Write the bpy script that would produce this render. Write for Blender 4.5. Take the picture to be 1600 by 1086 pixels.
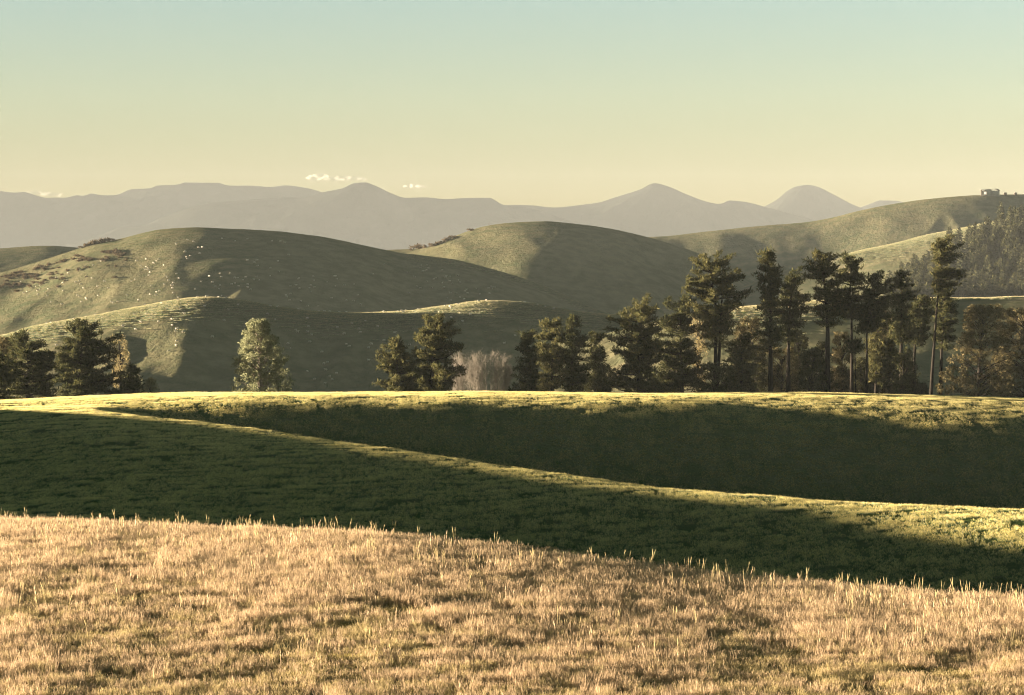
import bpy, math
import numpy as np
from math import radians as rad

for _c in list(bpy.data.objects):
    bpy.data.objects.remove(_c)
SC = bpy.context.scene
COL = SC.collection
RNG = np.random.default_rng(7)

# ------------------------------------------------------------------ camera
F = 3425.0                      # focal length in pixels of the 1600 px wide photograph
PITCH = math.atan((543 - 430) / F)
cam_d = bpy.data.cameras.new('camera')
cam_d.sensor_fit = 'HORIZONTAL'
cam_d.sensor_width = 36.0
cam_d.lens = F / 1600 * 36.0
cam_d.clip_start = 0.5
cam_d.clip_end = 120000
cam = bpy.data.objects.new('camera', cam_d)
cam.rotation_euler = (rad(90) - PITCH, 0, 0)
COL.objects.link(cam)
SC.camera = cam

# ------------------------------------------------------------------ sun, sky, exposure
SUN_AZ = rad(-75)               # measured from the view direction (+y), negative = left
SUN_EL = rad(3.5)
SUN = np.array([math.sin(SUN_AZ) * math.cos(SUN_EL), math.cos(SUN_AZ) * math.cos(SUN_EL), math.sin(SUN_EL)])
ld = bpy.data.lights.new('sun', 'SUN')
ld.energy = 5.0
ld.angle = rad(0.5)
ld.color = (1.0, 0.80, 0.58)
sun = bpy.data.objects.new('sun', ld)
from mathutils import Vector
sun.rotation_euler = Vector(SUN).to_track_quat('Z', 'Y').to_euler()
sun.location = (-300, 100, 200)
COL.objects.link(sun)

W = bpy.data.worlds.new('World')
SC.world = W
W.use_nodes = True
nt = W.node_tree
nt.nodes.clear()
out = nt.nodes.new('ShaderNodeOutputWorld')
bg = nt.nodes.new('ShaderNodeBackground')
sky = nt.nodes.new('ShaderNodeTexSky')
sky.sky_type = 'NISHITA'
sky.sun_disc = False
sky.sun_elevation = SUN_EL
sky.sun_rotation = SUN_AZ
sky.altitude = 200
sky.air_density = 1.0
sky.dust_density = 0.3
sky.ozone_density = 1.0
SKY_GAIN = 1.0
# tint of the whole sky: warm at the horizon, teal higher up (by elevation only, all round)
tc = nt.nodes.new('ShaderNodeTexCoord')
sep = nt.nodes.new('ShaderNodeSeparateXYZ')
nt.links.new(tc.outputs['Generated'], sep.inputs[0])
rmp = nt.nodes.new('ShaderNodeValToRGB')
nt.links.new(sep.outputs['Z'], rmp.inputs[0])
RAMP = [(0.0, (0.20, 0.22, 0.27)), (0.045, (0.218, 0.243, 0.295)), (0.08, (0.305, 0.357, 0.43)), (0.125, (0.335, 0.42, 0.53)), (0.3, (0.12, 0.225, 0.185)), (1.0, (0.055, 0.15, 0.10))]
cr = rmp.color_ramp
for i, (p, c) in enumerate(RAMP):
    e = cr.elements[i] if i < 2 else cr.elements.new(p)
    e.position = p
    e.color = (*c, 1)
mx = nt.nodes.new('ShaderNodeMix')
mx.data_type = 'RGBA'
mx.blend_type = 'MULTIPLY'
mx.inputs[0].default_value = 1.0
nt.links.new(sky.outputs[0], mx.inputs[6])
nt.links.new(rmp.outputs[0], mx.inputs[7])
# even out Nishita's very strong glow on the sun's side
dt = nt.nodes.new('ShaderNodeVectorMath'); dt.operation = 'DOT_PRODUCT'
nt.links.new(tc.outputs['Generated'], dt.inputs[0]); dt.inputs[1].default_value = (math.sin(SUN_AZ), math.cos(SUN_AZ), 0)
cl = nt.nodes.new('ShaderNodeMath'); cl.operation = 'MULTIPLY_ADD'; cl.inputs[1].default_value = -0.8; cl.inputs[2].default_value = 0.2
nt.links.new(dt.outputs['Value'], cl.inputs[0])
ex = nt.nodes.new('ShaderNodeMath'); ex.operation = 'EXPONENT'
nt.links.new(cl.outputs[0], ex.inputs[0])
cb2 = nt.nodes.new('ShaderNodeMath'); cb2.operation = 'MINIMUM'; cb2.inputs[1].default_value = 1.35
nt.links.new(ex.outputs[0], cb2.inputs[0])
vm = nt.nodes.new('ShaderNodeVectorMath'); vm.operation = 'SCALE'
nt.links.new(mx.outputs[2], vm.inputs[0]); nt.links.new(cb2.outputs[0], vm.inputs['Scale'])
nt.links.new(vm.outputs[0], bg.inputs[0])
bg.inputs[1].default_value = 0.05
nt.links.new(bg.outputs[0], out.inputs[0])

VS = SC.view_settings
VS.view_transform = 'Standard'
VS.look = 'None'
VS.gamma = 1.0
VS.exposure = 3.5
VS.use_curve_mapping = False
SC.cycles.use_denoising = True
SC.cycles.filter_width = 1.1
SC.cycles.max_bounces = 6
SC.cycles.diffuse_bounces = 3
SC.cycles.transmission_bounces = 4
SC.cycles.transparent_max_bounces = 12
SC.cycles.volume_bounces = 1

# ------------------------------------------------------------------ helpers
def tag(o, label=None, cat=None, group=None, kind=None):
    for k, v in (('label', label), ('category', cat), ('group', group), ('kind', kind)):
        if v:
            o[k] = v
    return o

def pix(px, py):
    """pixel of the photograph -> (x/y, z/y) of its line of sight"""
    a = (np.asarray(px, float) - 800) / F
    b = (543 - np.asarray(py, float)) / F
    Y = math.cos(PITCH) + b * math.sin(PITCH)
    return a / Y, (b * math.cos(PITCH) - math.sin(PITCH)) / Y

def pchip(x, xp, yp):
    x = np.asarray(x, float); xp = np.asarray(xp, float); yp = np.asarray(yp, float)
    h = np.diff(xp); d = np.diff(yp) / h
    m = np.zeros_like(yp)
    for i in range(1, len(xp) - 1):
        if d[i - 1] * d[i] > 0:
            w1 = 2 * h[i] + h[i - 1]; w2 = h[i] + 2 * h[i - 1]
            m[i] = (w1 + w2) / (w1 / d[i - 1] + w2 / d[i])
    m[0] = d[0]; m[-1] = d[-1]
    i = np.clip(np.searchsorted(xp, x) - 1, 0, len(xp) - 2)
    t = np.clip((x - xp[i]) / h[i], 0, 1)
    return ((2*t**3 - 3*t**2 + 1) * yp[i] + (t**3 - 2*t**2 + t) * h[i] * m[i]
            + (-2*t**3 + 3*t**2) * yp[i + 1] + (t**3 - t**2) * h[i] * m[i + 1])

def _h(ix, iy, seed):
    n = (ix.astype(np.int64) * 374761393 + iy.astype(np.int64) * 668265263 + seed * 1442695041) & 0x7fffffff
    n = ((n ^ (n >> 13)) * 1274126177) & 0x7fffffff
    n = n ^ (n >> 16)
    return (n & 0xffff) / 32767.5 - 1.0

def noise(x, y, seed=0):
    ix = np.floor(x); iy = np.floor(y)
    fx = x - ix; fy = y - iy
    fx = fx * fx * fx * (fx * (fx * 6 - 15) + 10); fy = fy * fy * fy * (fy * (fy * 6 - 15) + 10)
    a = _h(ix, iy, seed); b = _h(ix + 1, iy, seed); c = _h(ix, iy + 1, seed); d = _h(ix + 1, iy + 1, seed)
    return (a * (1 - fx) + b * fx) * (1 - fy) + (c * (1 - fx) + d * fx) * fy

def fbm(x, y, oct=4, seed=0, gain=0.5):
    s = 0; a = 1.0; ca, sa = math.cos(0.6), math.sin(0.6)
    for i in range(oct):
        s = s + a * noise(x, y, seed + i * 17)
        x, y = (x * ca - y * sa) * 2.03 + 11.3, (x * sa + y * ca) * 2.03 - 7.1
        a *= gain
    return s

def mesh_np(name, V, faces, mats=(), midx=None, smooth=False, k=None):
    """faces: (n,k) index array"""
    me = bpy.data.meshes.new(name)
    V = np.ascontiguousarray(V, dtype=np.float32)
    Fc = np.ascontiguousarray(faces, dtype=np.int32)
    k = Fc.shape[1]
    me.vertices.add(len(V)); me.vertices.foreach_set('co', V.ravel())
    me.loops.add(Fc.size); me.loops.foreach_set('vertex_index', Fc.ravel())
    me.polygons.add(len(Fc))
    me.polygons.foreach_set('loop_start', np.arange(0, Fc.size, k, dtype=np.int32))
    me.polygons.foreach_set('loop_total', np.full(len(Fc), k, dtype=np.int32))
    if midx is not None:
        me.polygons.foreach_set('material_index', np.asarray(midx, dtype=np.int32))
    for m in mats:
        me.materials.append(m)
    me.update(calc_edges=True)
    if smooth:
        me.polygons.foreach_set('use_smooth', np.ones(len(Fc), dtype=bool))
    return me

def grid_faces(nu, nd):
    i = np.arange(nd - 1)[:, None] * nu + np.arange(nu - 1)[None, :]
    i = i.ravel()
    return np.stack([i, i + 1, i + nu + 1, i + nu], 1)

def sheet(name, us, ds, zf, mat, kind='structure'):
    U, D = np.meshgrid(us, ds)
    X = U * D
    Z = zf(U, D)
    V = np.stack([X.ravel(), D.ravel(), Z.ravel()], 1)
    me = mesh_np(name, V, grid_faces(len(us), len(ds)), [mat], smooth=True)
    o = bpy.data.objects.new(name, me)
    COL.objects.link(o)
    o['kind'] = kind
    return o

def spread(lo, hi, n, wide, nw):
    """fine columns between lo and hi, coarse ones out to +-wide"""
    a = np.linspace(lo, hi, n)
    l = lo - (wide + lo) * (np.linspace(0, 1, nw + 1)[1:] ** 1.5)[::-1]
    r = hi + (wide - hi) * (np.linspace(0, 1, nw + 1)[1:] ** 1.5)
    return np.concatenate([l, a, r])

# ------------------------------------------------------------------ materials
def mat_new(name):
    m = bpy.data.materials.new(name)
    m.use_nodes = True
    t = m.node_tree
    t.nodes.clear()
    return m, t

def N(t, typ, **kw):
    n = t.nodes.new(typ)
    for k, v in kw.items():
        setattr(n, k, v)
    return n

def noise_ramp(t, scale, cols, detail=6, vec=None, rough=0.55, stretch=None):
    tcn = N(t, 'ShaderNodeTexCoord')
    src = tcn.outputs['Object']
    if stretch:
        mp = N(t, 'ShaderNodeMapping'); mp.inputs['Scale'].default_value = stretch
        t.links.new(src, mp.inputs[0]); src = mp.outputs[0]
    nz = N(t, 'ShaderNodeTexNoise')
    nz.inputs['Scale'].default_value = scale
    nz.inputs['Detail'].default_value = detail
    nz.inputs['Roughness'].default_value = rough
    t.links.new(src, nz.inputs['Vector'])
    r = N(t, 'ShaderNodeValToRGB')
    t.links.new(nz.outputs[0], r.inputs[0])
    el = r.color_ramp.elements
    for i, (p, c) in enumerate(cols):
        e = el[i] if i < 2 else el.new(p)
        e.position = p; e.color = (*c, 1)
    return r.outputs[0], nz.outputs[0]

def mix(t, fac, a, b, mode='MIX'):
    m = N(t, 'ShaderNodeMix', data_type='RGBA', blend_type=mode)
    for inp, v in ((m.inputs[0], fac), (m.inputs[6], a), (m.inputs[7], b)):
        if isinstance(v, (int, float)):
            inp.default_value = v
        elif isinstance(v, tuple):
            inp.default_value = (*v, 1)
        else:
            t.links.new(v, inp)
    return m.outputs[2]

def ground_mat(name, cols, scale, cols2, scale2, bump_scale, bump_dist, fac2=0.5):
    m, t = mat_new(name)
    c1, _ = noise_ramp(t, scale, cols)
    c2, _ = noise_ramp(t, scale2, cols2, detail=8)
    col = mix(t, fac2, c1, c2)
    tcn = N(t, 'ShaderNodeTexCoord')
    b1 = N(t, 'ShaderNodeTexNoise'); b1.inputs['Scale'].default_value = bump_scale
    b1.inputs['Detail'].default_value = 5; b1.inputs['Roughness'].default_value = 0.65
    t.links.new(tcn.outputs['Object'], b1.inputs['Vector'])
    bp = N(t, 'ShaderNodeBump'); bp.inputs['Strength'].default_value = 1.0
    bp.inputs['Distance'].default_value = bump_dist
    t.links.new(b1.outputs[0], bp.inputs['Height'])
    bs = N(t, 'ShaderNodeBsdfDiffuse'); bs.inputs['Roughness'].default_value = 0.6
    t.links.new(col, bs.inputs[0]); t.links.new(bp.outputs[0], bs.inputs['Normal'])
    o = N(t, 'ShaderNodeOutputMaterial'); t.links.new(bs.outputs[0], o.inputs[0])
    return m

def leaf_mat(name, a, b, transl=0.35, attr=None):
    """two colours mixed by the random value of each clump / instance"""
    m, t = mat_new(name)
    if attr:
        at = N(t, 'ShaderNodeAttribute', attribute_type=attr[0], attribute_name=attr[1])
        fac = at.outputs['Fac']
    else:
        g = N(t, 'ShaderNodeNewGeometry'); fac = g.outputs['Random Per Island']
    col = mix(t, fac, a, b)
    d = N(t, 'ShaderNodeBsdfDiffuse'); tr = N(t, 'ShaderNodeBsdfTranslucent')
    t.links.new(col, d.inputs[0]); t.links.new(col, tr.inputs[0])
    ms = N(t, 'ShaderNodeMixShader'); ms.inputs[0].default_value = transl
    t.links.new(d.outputs[0], ms.inputs[1]); t.links.new(tr.outputs[0], ms.inputs[2])
    o = N(t, 'ShaderNodeOutputMaterial'); t.links.new(ms.outputs[0], o.inputs[0])
    return m

def plain_mat(name, a, b, scale, rough=0.9, bump=0.02):
    m, t = mat_new(name)
    c, f = noise_ramp(t, scale, [(0.3, a), (0.7, b)])
    bp = N(t, 'ShaderNodeBump'); bp.inputs['Distance'].default_value = bump
    t.links.new(f, bp.inputs['Height'])
    p = N(t, 'ShaderNodeBsdfPrincipled'); p.inputs['Roughness'].default_value = rough; p.inputs['Specular IOR Level'].default_value = 0.08
    t.links.new(c, p.inputs['Base Color']); t.links.new(bp.outputs[0], p.inputs['Normal'])
    o = N(t, 'ShaderNodeOutputMaterial'); t.links.new(p.outputs[0], o.inputs[0])
    return m

M_FORE = ground_mat('dry_turf', [(0.3, (0.075, 0.062, 0.022)), (0.7, (0.15, 0.115, 0.045))], 1.2,
                    [(0.35, (0.06, 0.05, 0.02)), (0.65, (0.16, 0.11, 0.05))], 6, 9, 0.10)
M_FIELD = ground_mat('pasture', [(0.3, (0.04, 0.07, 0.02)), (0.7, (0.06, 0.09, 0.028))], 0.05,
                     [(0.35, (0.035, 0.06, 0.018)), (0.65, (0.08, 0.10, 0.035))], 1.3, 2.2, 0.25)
M_HILL = ground_mat('hill_grass', [(0.3, (0.088, 0.105, 0.056)), (0.7, (0.165, 0.148, 0.088))], 0.012,
                    [(0.38, (0.078, 0.094, 0.050)), (0.62, (0.185, 0.165, 0.10))], 0.11, 0.35, 1.6)
M_MOUNT = ground_mat('mountain_slope', [(0.3, (0.018, 0.022, 0.018)), (0.7, (0.030, 0.032, 0.026))], 0.002,
                     [(0.35, (0.018, 0.022, 0.018)), (0.65, (0.034, 0.035, 0.028))], 0.006, 0.01, 8.0)
M_PINE = leaf_mat('pine_needles', (0.038, 0.045, 0.020), (0.112, 0.102, 0.044), 0.35)
M_PINE_DARK = leaf_mat('pine_needles_dark', (0.028, 0.036, 0.017), (0.085, 0.082, 0.036), 0.3)
M_GUM = leaf_mat('gum_leaves', (0.125, 0.135, 0.075), (0.235, 0.24, 0.135), 0.5)
M_OLIVE = leaf_mat('broad_leaves', (0.06, 0.055, 0.027), (0.20, 0.165, 0.085), 0.35)
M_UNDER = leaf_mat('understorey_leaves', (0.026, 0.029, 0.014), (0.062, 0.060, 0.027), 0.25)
M_PALE = leaf_mat('pale_leaves', (0.20, 0.17, 0.09), (0.30, 0.25, 0.13), 0.35)
M_FOREST = leaf_mat('plantation_needles', (0.028, 0.034, 0.018), (0.070, 0.068, 0.034), 0.2)
M_SCRUB = leaf_mat('scrub_leaves', (0.07, 0.055, 0.036), (0.12, 0.092, 0.06), 0.25)
M_TWIG = plain_mat('bare_twigs', (0.13, 0.115, 0.092), (0.22, 0.198, 0.165), 3)
M_BARK = plain_mat('pine_bark', (0.012, 0.010, 0.008), (0.026, 0.021, 0.016), 4)
M_BARK_PALE = plain_mat('pale_bark', (0.16, 0.13, 0.10), (0.28, 0.24, 0.19), 4)
M_WOOL = plain_mat('wool', (0.34, 0.32, 0.26), (0.5, 0.47, 0.39), 12, 1.0)
M_SKIN = plain_mat('sheep_skin', (0.35, 0.30, 0.24), (0.45, 0.39, 0.32), 10)
M_CONC = plain_mat('weathered_concrete', (0.22, 0.22, 0.20), (0.32, 0.31, 0.28), 1.5)
M_ROOF = plain_mat('iron_roof', (0.16, 0.16, 0.15), (0.22, 0.21, 0.20), 1.0, 0.6)
M_WOOD = plain_mat('grey_timber', (0.06, 0.05, 0.04), (0.11, 0.09, 0.07), 3)
M_GAP_LIGHT = plain_mat('gap_light', (0.68, 0.67, 0.62), (0.8, 0.78, 0.72), 2)  # white colour standing in for light in the barn's open gap

# ------------------------------------------------------------------ the near terrain
UX = [-400, 0, 100, 200, 330, 450, 530, 650, 750, 850, 950, 1050, 1150, 1250, 1400, 1500, 1600, 2000]
UY = [806, 808, 810, 815, 822, 826, 829, 840, 851, 863, 876, 890, 901, 911, 925, 932, 938, 952]
EDGE_U, EDGE_W = pix(UX, np.array(UY) + 16)
EDGE_D = np.interp(UX, [-400, 0, 1600, 2000], [80, 76, 56, 52])
C1X = [-400, 0, 130, 300, 450, 600, 750, 900, 1050, 1200, 1400, 1600, 2000]
C1Y = [645, 641, 645, 661, 680, 703, 727, 748, 768, 781, 792, 800, 808]
C1_U, C1_W = pix(C1X, C1Y)
C1_D = np.interp(C1X, [-400, 0, 300, 600, 900, 1200, 1600, 2000], [330, 325, 300, 265, 235, 212, 195, 185])
C2X = [-400, 0, 100, 200, 400, 800, 1200, 1400, 1600, 2000]
C2Y = [640, 632, 627, 623, 618, 619, 620, 623, 628, 635]
C2_U, C2_W = pix(C2X, C2Y)
C2_D = 352.0

def near_profile(us, ds):
    U = np.clip(us, EDGE_U[0], EDGE_U[-1])
    ed = pchip(U, EDGE_U, EDGE_D); ez = pchip(U, EDGE_U, EDGE_W) * ed
    c1 = pchip(U, C1_U, C1_D); z1 = pchip(U, C1_U, C1_W) * c1
    z2 = pchip(U, C2_U, C2_W) * C2_D
    r = np.clip((U + 0.2) / 0.42, 0, 1)      # 0 at the left edge of the picture, 1 at the right
    Z = np.zeros((len(ds), len(us)))
    for j in range(len(us)):
        v1 = 0.5 * (ed[j] + c1[j]) + 10
        gap = C2_D - c1[j]
        v2 = c1[j] + gap * 0.42
        rr = r[j]
        dip2 = 0.3 + 29.0 * max(0, rr - 0.02) ** 1.0
        sh = min(float(np.interp(rr, [0, 0.2, 0.6, 0.8, 1.0], [10, 12, 11, 10, 17])), gap * 0.4)
        kp = [(8, -6.6), (38, -7.85), (ed[j], ez[j]), (ed[j] + 26, ez[j] - 6.5), (v1, min(z1[j] - 4.0 , ez[j] - 13.5)),
              (c1[j], z1[j]), (v2, z1[j] - dip2), (C2_D - sh, z2[j] - 0.042 * sh), (C2_D, z2[j]), (C2_D + 60, z2[j] - 3.5), (C2_D + 160, z2[j] - 16), (C2_D + 330, z2[j] - 30)]
        kp = np.array(kp)
        Z[:, j] = pchip(ds, kp[:, 0], kp[:, 1])
    return Z

def near_relief(X, Y, D):
    tus = fbm(X * 1.9, Y * 1.9, 3, 3)                     # tussocks in the dry paddock
    fg = 0.032 * tus + 0.008 * fbm(X * 0.45, Y * 0.45, 2, 5)
    fld = 0.028 * fbm(X * 0.7, Y * 0.7, 3, 21, 0.5) + 0.05 * fbm(X * 0.16, Y * 0.55, 2, 27) + 0.15 * fbm(X * 0.05, Y * 0.05, 2, 33)
    w = np.clip((D - 90) / 25, 0, 1)
    return fg * (1 - w) + fld * w

_PU = spread(-0.42, 0.42, 460, 0.95, 20)
_PD = np.concatenate([np.arange(8, 100, 1.0), np.arange(100, 690, 2.0)])
_PZ = near_profile(_PU, _PD)
def _bil(U, D):
    i = np.clip(np.searchsorted(_PU, U) - 1, 0, len(_PU) - 2)
    j = np.clip(np.searchsorted(_PD, D) - 1, 0, len(_PD) - 2)
    fu = np.clip((U - _PU[i]) / (_PU[i + 1] - _PU[i]), 0, 1); fd = np.clip((D - _PD[j]) / (_PD[j + 1] - _PD[j]), 0, 1)
    return ((_PZ[j, i] * (1 - fu) + _PZ[j, i + 1] * fu) * (1 - fd) + (_PZ[j + 1, i] * (1 - fu) + _PZ[j + 1, i + 1] * fu) * fd)

def near_z(U, D):
    return _bil(U, D) + near_relief(U * D, D, D)

us = spread(-0.40, 0.40, 560, 0.95, 20)
sheet('ground', us, np.concatenate([np.arange(8, 34, 1.5), np.arange(34, 92, 0.22), np.arange(92, 104, 0.5)]), near_z, M_FORE)
us = spread(-0.31, 0.31, 780, 0.95, 22)
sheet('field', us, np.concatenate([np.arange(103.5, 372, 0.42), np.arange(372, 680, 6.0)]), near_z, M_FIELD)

# unseen rise added beyond the left edge, its crest shaped to shade the hollows
SH = np.array([math.sin(SUN_AZ), math.cos(SUN_AZ)])      # towards the sun
PH = np.array([-SH[1] * -1, SH[0] * -1])                 # across it, pointing away from the camera
PH = np.array([math.cos(SUN_AZ), -math.sin(SUN_AZ)])
def shade_ridge():
    t = np.arange(-60, 420, 4.0)
    s = np.arange(-100, 101, 2.5)
    T, S = np.meshgrid(t, s)
    H = pchip(T, [-60, 60, 110, 140, 160, 170, 180, 190, 200, 210, 220, 230, 240, 250, 260, 270, 280, 290, 300, 320, 350, 420], [-18.68, -14.68, -9.88, -8.72, -8.54, -8.3, -9.14, -9.87, -9.93, -10.9, -11.74, -12.28, -12.76, -13.02, -13.48, -14.06, -14.82, -16.23, -17.9, -21.02, -25.35, -34.13])
    H = H + 0.05 * fbm(T * 0.15, T * 0 + 3, 3, 8)
    Z = H - 0.42 * (np.sqrt(S ** 2 + 12 ** 2) - 12)
    P = T[..., None] * PH + (S[..., None] + 210) * SH
    V = np.stack([P[..., 0].ravel(), P[..., 1].ravel(), Z.ravel()], 1)
    me = mesh_np('hill', V, grid_faces(len(t), len(s)), [M_FIELD], smooth=True)
    o = bpy.data.objects.new('hill', me); COL.objects.link(o); o['kind'] = 'structure'  # added shadow caster, stays out of view
shade_ridge()

# ------------------------------------------------------------------ hills and mountains
HILLS = {}
def hill(name, key, pts, dist, k, r, front, back, shift=0.0, rough=(0, 1), gully=(0, 1), mat=M_HILL, nu=300, ustep=None,
         floor=-70, kback=None, dvar=None, front_n=170, extra=None, warp=0.006, terr=0.16, soft=0.35):
    px = np.array([p[0] for p in pts], float); py = np.array([p[1] for p in pts], float)
    U0, W0 = pix(px, py)
    def crest_d(U):
        return dist + (0 if dvar is None else np.interp(U, *dvar))
    def zf(U, D):
        dr = crest_d(U)
        a = dr - D
        Us = U + shift * np.clip(a, 0, None) / dr
        if warp:
            Us = Us + warp * fbm(U * D / (dist * 0.035), D / (dist * 0.05), 3, 57) * np.clip(a / (dist * 0.04), 0, 1)
        Uc = np.clip(Us, U0[0], U0[-1])
        zr = pchip(Uc, U0, W0)
        wd = np.clip(a, 0, None) / dr * soft
        for q in (-1.0, -0.5, 0.5, 1.0):
            zr = zr + pchip(np.clip(Us + q * wd, U0[0], U0[-1]), U0, W0)
        zr = zr / 5 * dr
        kk = np.where(a > 0, k, kback or k)
        z = zr - kk * (np.sqrt(a ** 2 + r ** 2) - r)
        X = U * D
        g = np.clip(a / (6 * r), 0, 1)
        if gully[0]:
            z = z - g * gully[0] * np.abs(fbm(X / gully[1], D / gully[1] * 0.35, 3, 71))
        if rough[0]:
            z = z + rough[0] * fbm(X / rough[1], D / rough[1], 5, 91) * (0.25 + 0.75 * g)
        if terr:
            z = z + terr * np.sin(z * 2.1 + 2.0 * fbm(X / 60, D / 60, 2, 13)) * np.clip(0.4 + fbm(X / 90, D / 90, 2, 19), 0, 1) * g
        if extra is not None:
            z = z + extra(U, D, a)
        return np.maximum(z, floor + 0.02 * (z - floor))
    HILLS[key] = (zf, crest_d)
    lo, hi = U0[0], U0[-1]
    usx = np.linspace(lo, hi, nu)
    ds = np.concatenate([np.linspace(dist - front, dist - 3 * r, front_n)[:-1], np.linspace(dist - 3 * r, dist + 3 * r, 60), np.linspace(dist + 3 * r, dist + back, 20)[1:]])
    return sheet(name, usx, ds, zf, mat)

# low rise with a lit paddock behind the pines at the right
hill('hill', 'R4', [(850, 540), (950, 520), (1050, 496), (1120, 484), (1180, 480), (1260, 473), (1350, 469), (1430, 466), (1520, 466), (1600, 464), (2000, 458)],
     720, 0.3, 12, 230, 400, rough=(0.5, 30), floor=-60)
# sheep hill
hill('hill', 'NEAR', [(-500, 560), (-200, 548), (0, 526), (60, 510), (150, 494), (230, 478), (285, 468), (322, 464), (370, 469), (430, 480), (490, 487), (560, 489),
                      (640, 486), (700, 478), (760, 471), (820, 474), (880, 484), (930, 490), (1000, 494), (1100, 505), (1300, 540)],
     1000, 0.28, 14, 420, 300, soft=0.08, shift=0.11, rough=(0.9, 40), gully=(5, 45), nu=420, front_n=220)
# back left hill with scrub
hill('hill', 'BL', [(-600, 480), (-400, 468), (-200, 452), (-60, 435), (0, 426), (50, 412), (100, 396), (140, 383), (190, 372), (250, 359), (310, 355), (370, 358), (440, 363), (500, 370), (560, 382),
                    (605, 391), (640, 397), (700, 405), (780, 425), (850, 449), (920, 480), (950, 491), (1050, 520), (1200, 560)],
     1500, 0.25, 40, 520, 400, soft=0.1, shift=-0.03, rough=(1.6, 70), gully=(9, 90), nu=420)
hill('hill', 'BL0', [(-500, 400), (-200, 392), (0, 388), (70, 384), (130, 388), (220, 410), (350, 450)], 1900, 0.2, 40, 400, 300, rough=(1, 60))
# dome in the middle and the long hill at the right
hill('hill', 'R1', [(300, 440), (500, 402), (600, 391), (655, 388), (690, 380), (720, 366), (760, 353), (800, 348), (850, 346), (900, 350), (950, 357), (1000, 368),
                    (1050, 382), (1100, 400), (1160, 430), (1250, 480)], 1780, 0.30, 50, 560, 700, kback=0.13, shift=0.02, rough=(1.5, 90), gully=(12, 110), nu=360)
hill('hill', 'R2', [(750, 420), (900, 385), (1000, 371), (1040, 369), (1100, 362), (1200, 352), (1260, 347), (1300, 340), (1340, 330), (1400, 318), (1450, 311),
                    (1530, 305), (1600, 304), (2000, 300)], 2250, 0.5, 30, 600, 500, shift=-0.05, rough=(2, 100), gully=(12, 110), nu=360)
hill('hill', 'R3', [(950, 520), (1050, 490), (1150, 452), (1220, 424), (1260, 413), (1313, 401), (1350, 391), (1400, 381), (1450, 368), (1500, 358), (1540, 349),
                    (1600, 338), (2000, 300)], 1650, 0.31, 42, 600, 300, shift=0.03, rough=(1.2, 80), gully=(6, 90), nu=360)
# far ranges
hill('mountain', 'M1', [(-180, 300), (-90, 293), (0, 299), (24, 301), (37, 300), (52, 304), (73, 309), (101, 309), (121, 305.5), (130, 306.5), (142, 303), (161, 305.5), (180, 305),
                        (205, 295.7), (235, 294), (245, 290), (280, 288), (287, 285.5), (340, 285), (354, 288.7), (361, 289.5), (396, 290), (424, 292), (445, 290), (483, 295), (504, 301), (600, 330), (750, 380)],
     10400, 0.6, 60, 1500, 300, rough=(6, 200), gully=(10, 260), mat=M_MOUNT, warp=0.005, terr=0, soft=1.3, nu=500, floor=-300)
hill('mountain', 'M2', [(-100, 420), (50, 395), (100, 384), (154, 368.5), (196, 354), (224, 352), (252, 340.5), (297, 325), (329, 317), (382, 312.5), (438, 309), (473, 309), (504, 300.5), (536, 294),
                        (553, 286.6), (571, 285.5), (585, 290), (613, 302.7), (634, 309), (665, 308.5), (697, 311.4), (725, 309.7), (765, 309), (774, 313), (788, 321), (815, 323), (900, 350), (1000, 390)],
     9300, 0.6, 60, 1500, 300, rough=(6, 200), gully=(10, 260), mat=M_MOUNT, warp=0.005, terr=0, soft=1.3, nu=500, floor=-300)
hill('mountain', 'M3', [(650, 350), (740, 326), (800, 320.5), (830, 321), (865, 324), (900, 321), (935, 317), (960, 309), (1000, 296), (1022, 286.5), (1045, 292), (1070, 303), (1110, 317), (1125, 319), (1140, 313.5),
                        (1160, 315), (1195, 323), (1300, 350), (1500, 380)],
     9800, 0.6, 50, 1500, 300, rough=(6, 200), gully=(10, 260), mat=M_MOUNT, warp=0.005, terr=0, soft=1.3, nu=500, floor=-300)
hill('mountain', 'M4', [(1050, 380), (1150, 340), (1195, 322), (1215, 311), (1232, 297), (1245, 291), (1262, 289), (1278, 292), (1300, 302), (1330, 318), (1350, 326), (1450, 345), (1700, 370)],
     10500, 0.6, 60, 1500, 300, rough=(6, 200), gully=(10, 260), mat=M_MOUNT, warp=0.005, terr=0, soft=1.3, nu=400, floor=-300)
hill('mountain', 'M5', [(1200, 370), (1320, 332), (1345, 324.5), (1362, 318), (1375, 313.5), (1400, 314), (1420, 319), (1500, 330), (1700, 325), (1780, 330)],
     10900, 0.6, 60, 1500, 200, rough=(10, 400), mat=M_MOUNT, warp=0.005, terr=0, soft=1.3, nu=300, floor=-300)

# ------------------------------------------------------------------ haze
def haze():
    x0, x1, y0, y1, z0, z1 = -3350, 3350, -60, 11350, -302, 520
    V = [(x, y, z) for x in (x0, x1) for y in (y0, y1) for z in (z0, z1)]
    Fc = [(0, 1, 3, 2), (4, 6, 7, 5), (0, 4, 5, 1), (2, 3, 7, 6), (0, 2, 6, 4), (1, 5, 7, 3)]
    m, t = mat_new('air')
    pv = N(t, 'ShaderNodeVolumePrincipled')
    pv.inputs['Color'].default_value = (0.51, 0.565, 0.59, 1)
    pv.inputs['Density'].default_value = HAZE_DENSITY
    pv.inputs['Anisotropy'].default_value = -0.2
    o = N(t, 'ShaderNodeOutputMaterial'); t.links.new(pv.outputs[0], o.inputs['Volume'])
    me = mesh_np('haze', V, np.array(Fc), [m])
    ob = bpy.data.objects.new('haze', me); COL.objects.link(ob); ob['kind'] = 'stuff'
HAZE_DENSITY = 0.36e-4
haze()

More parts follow.
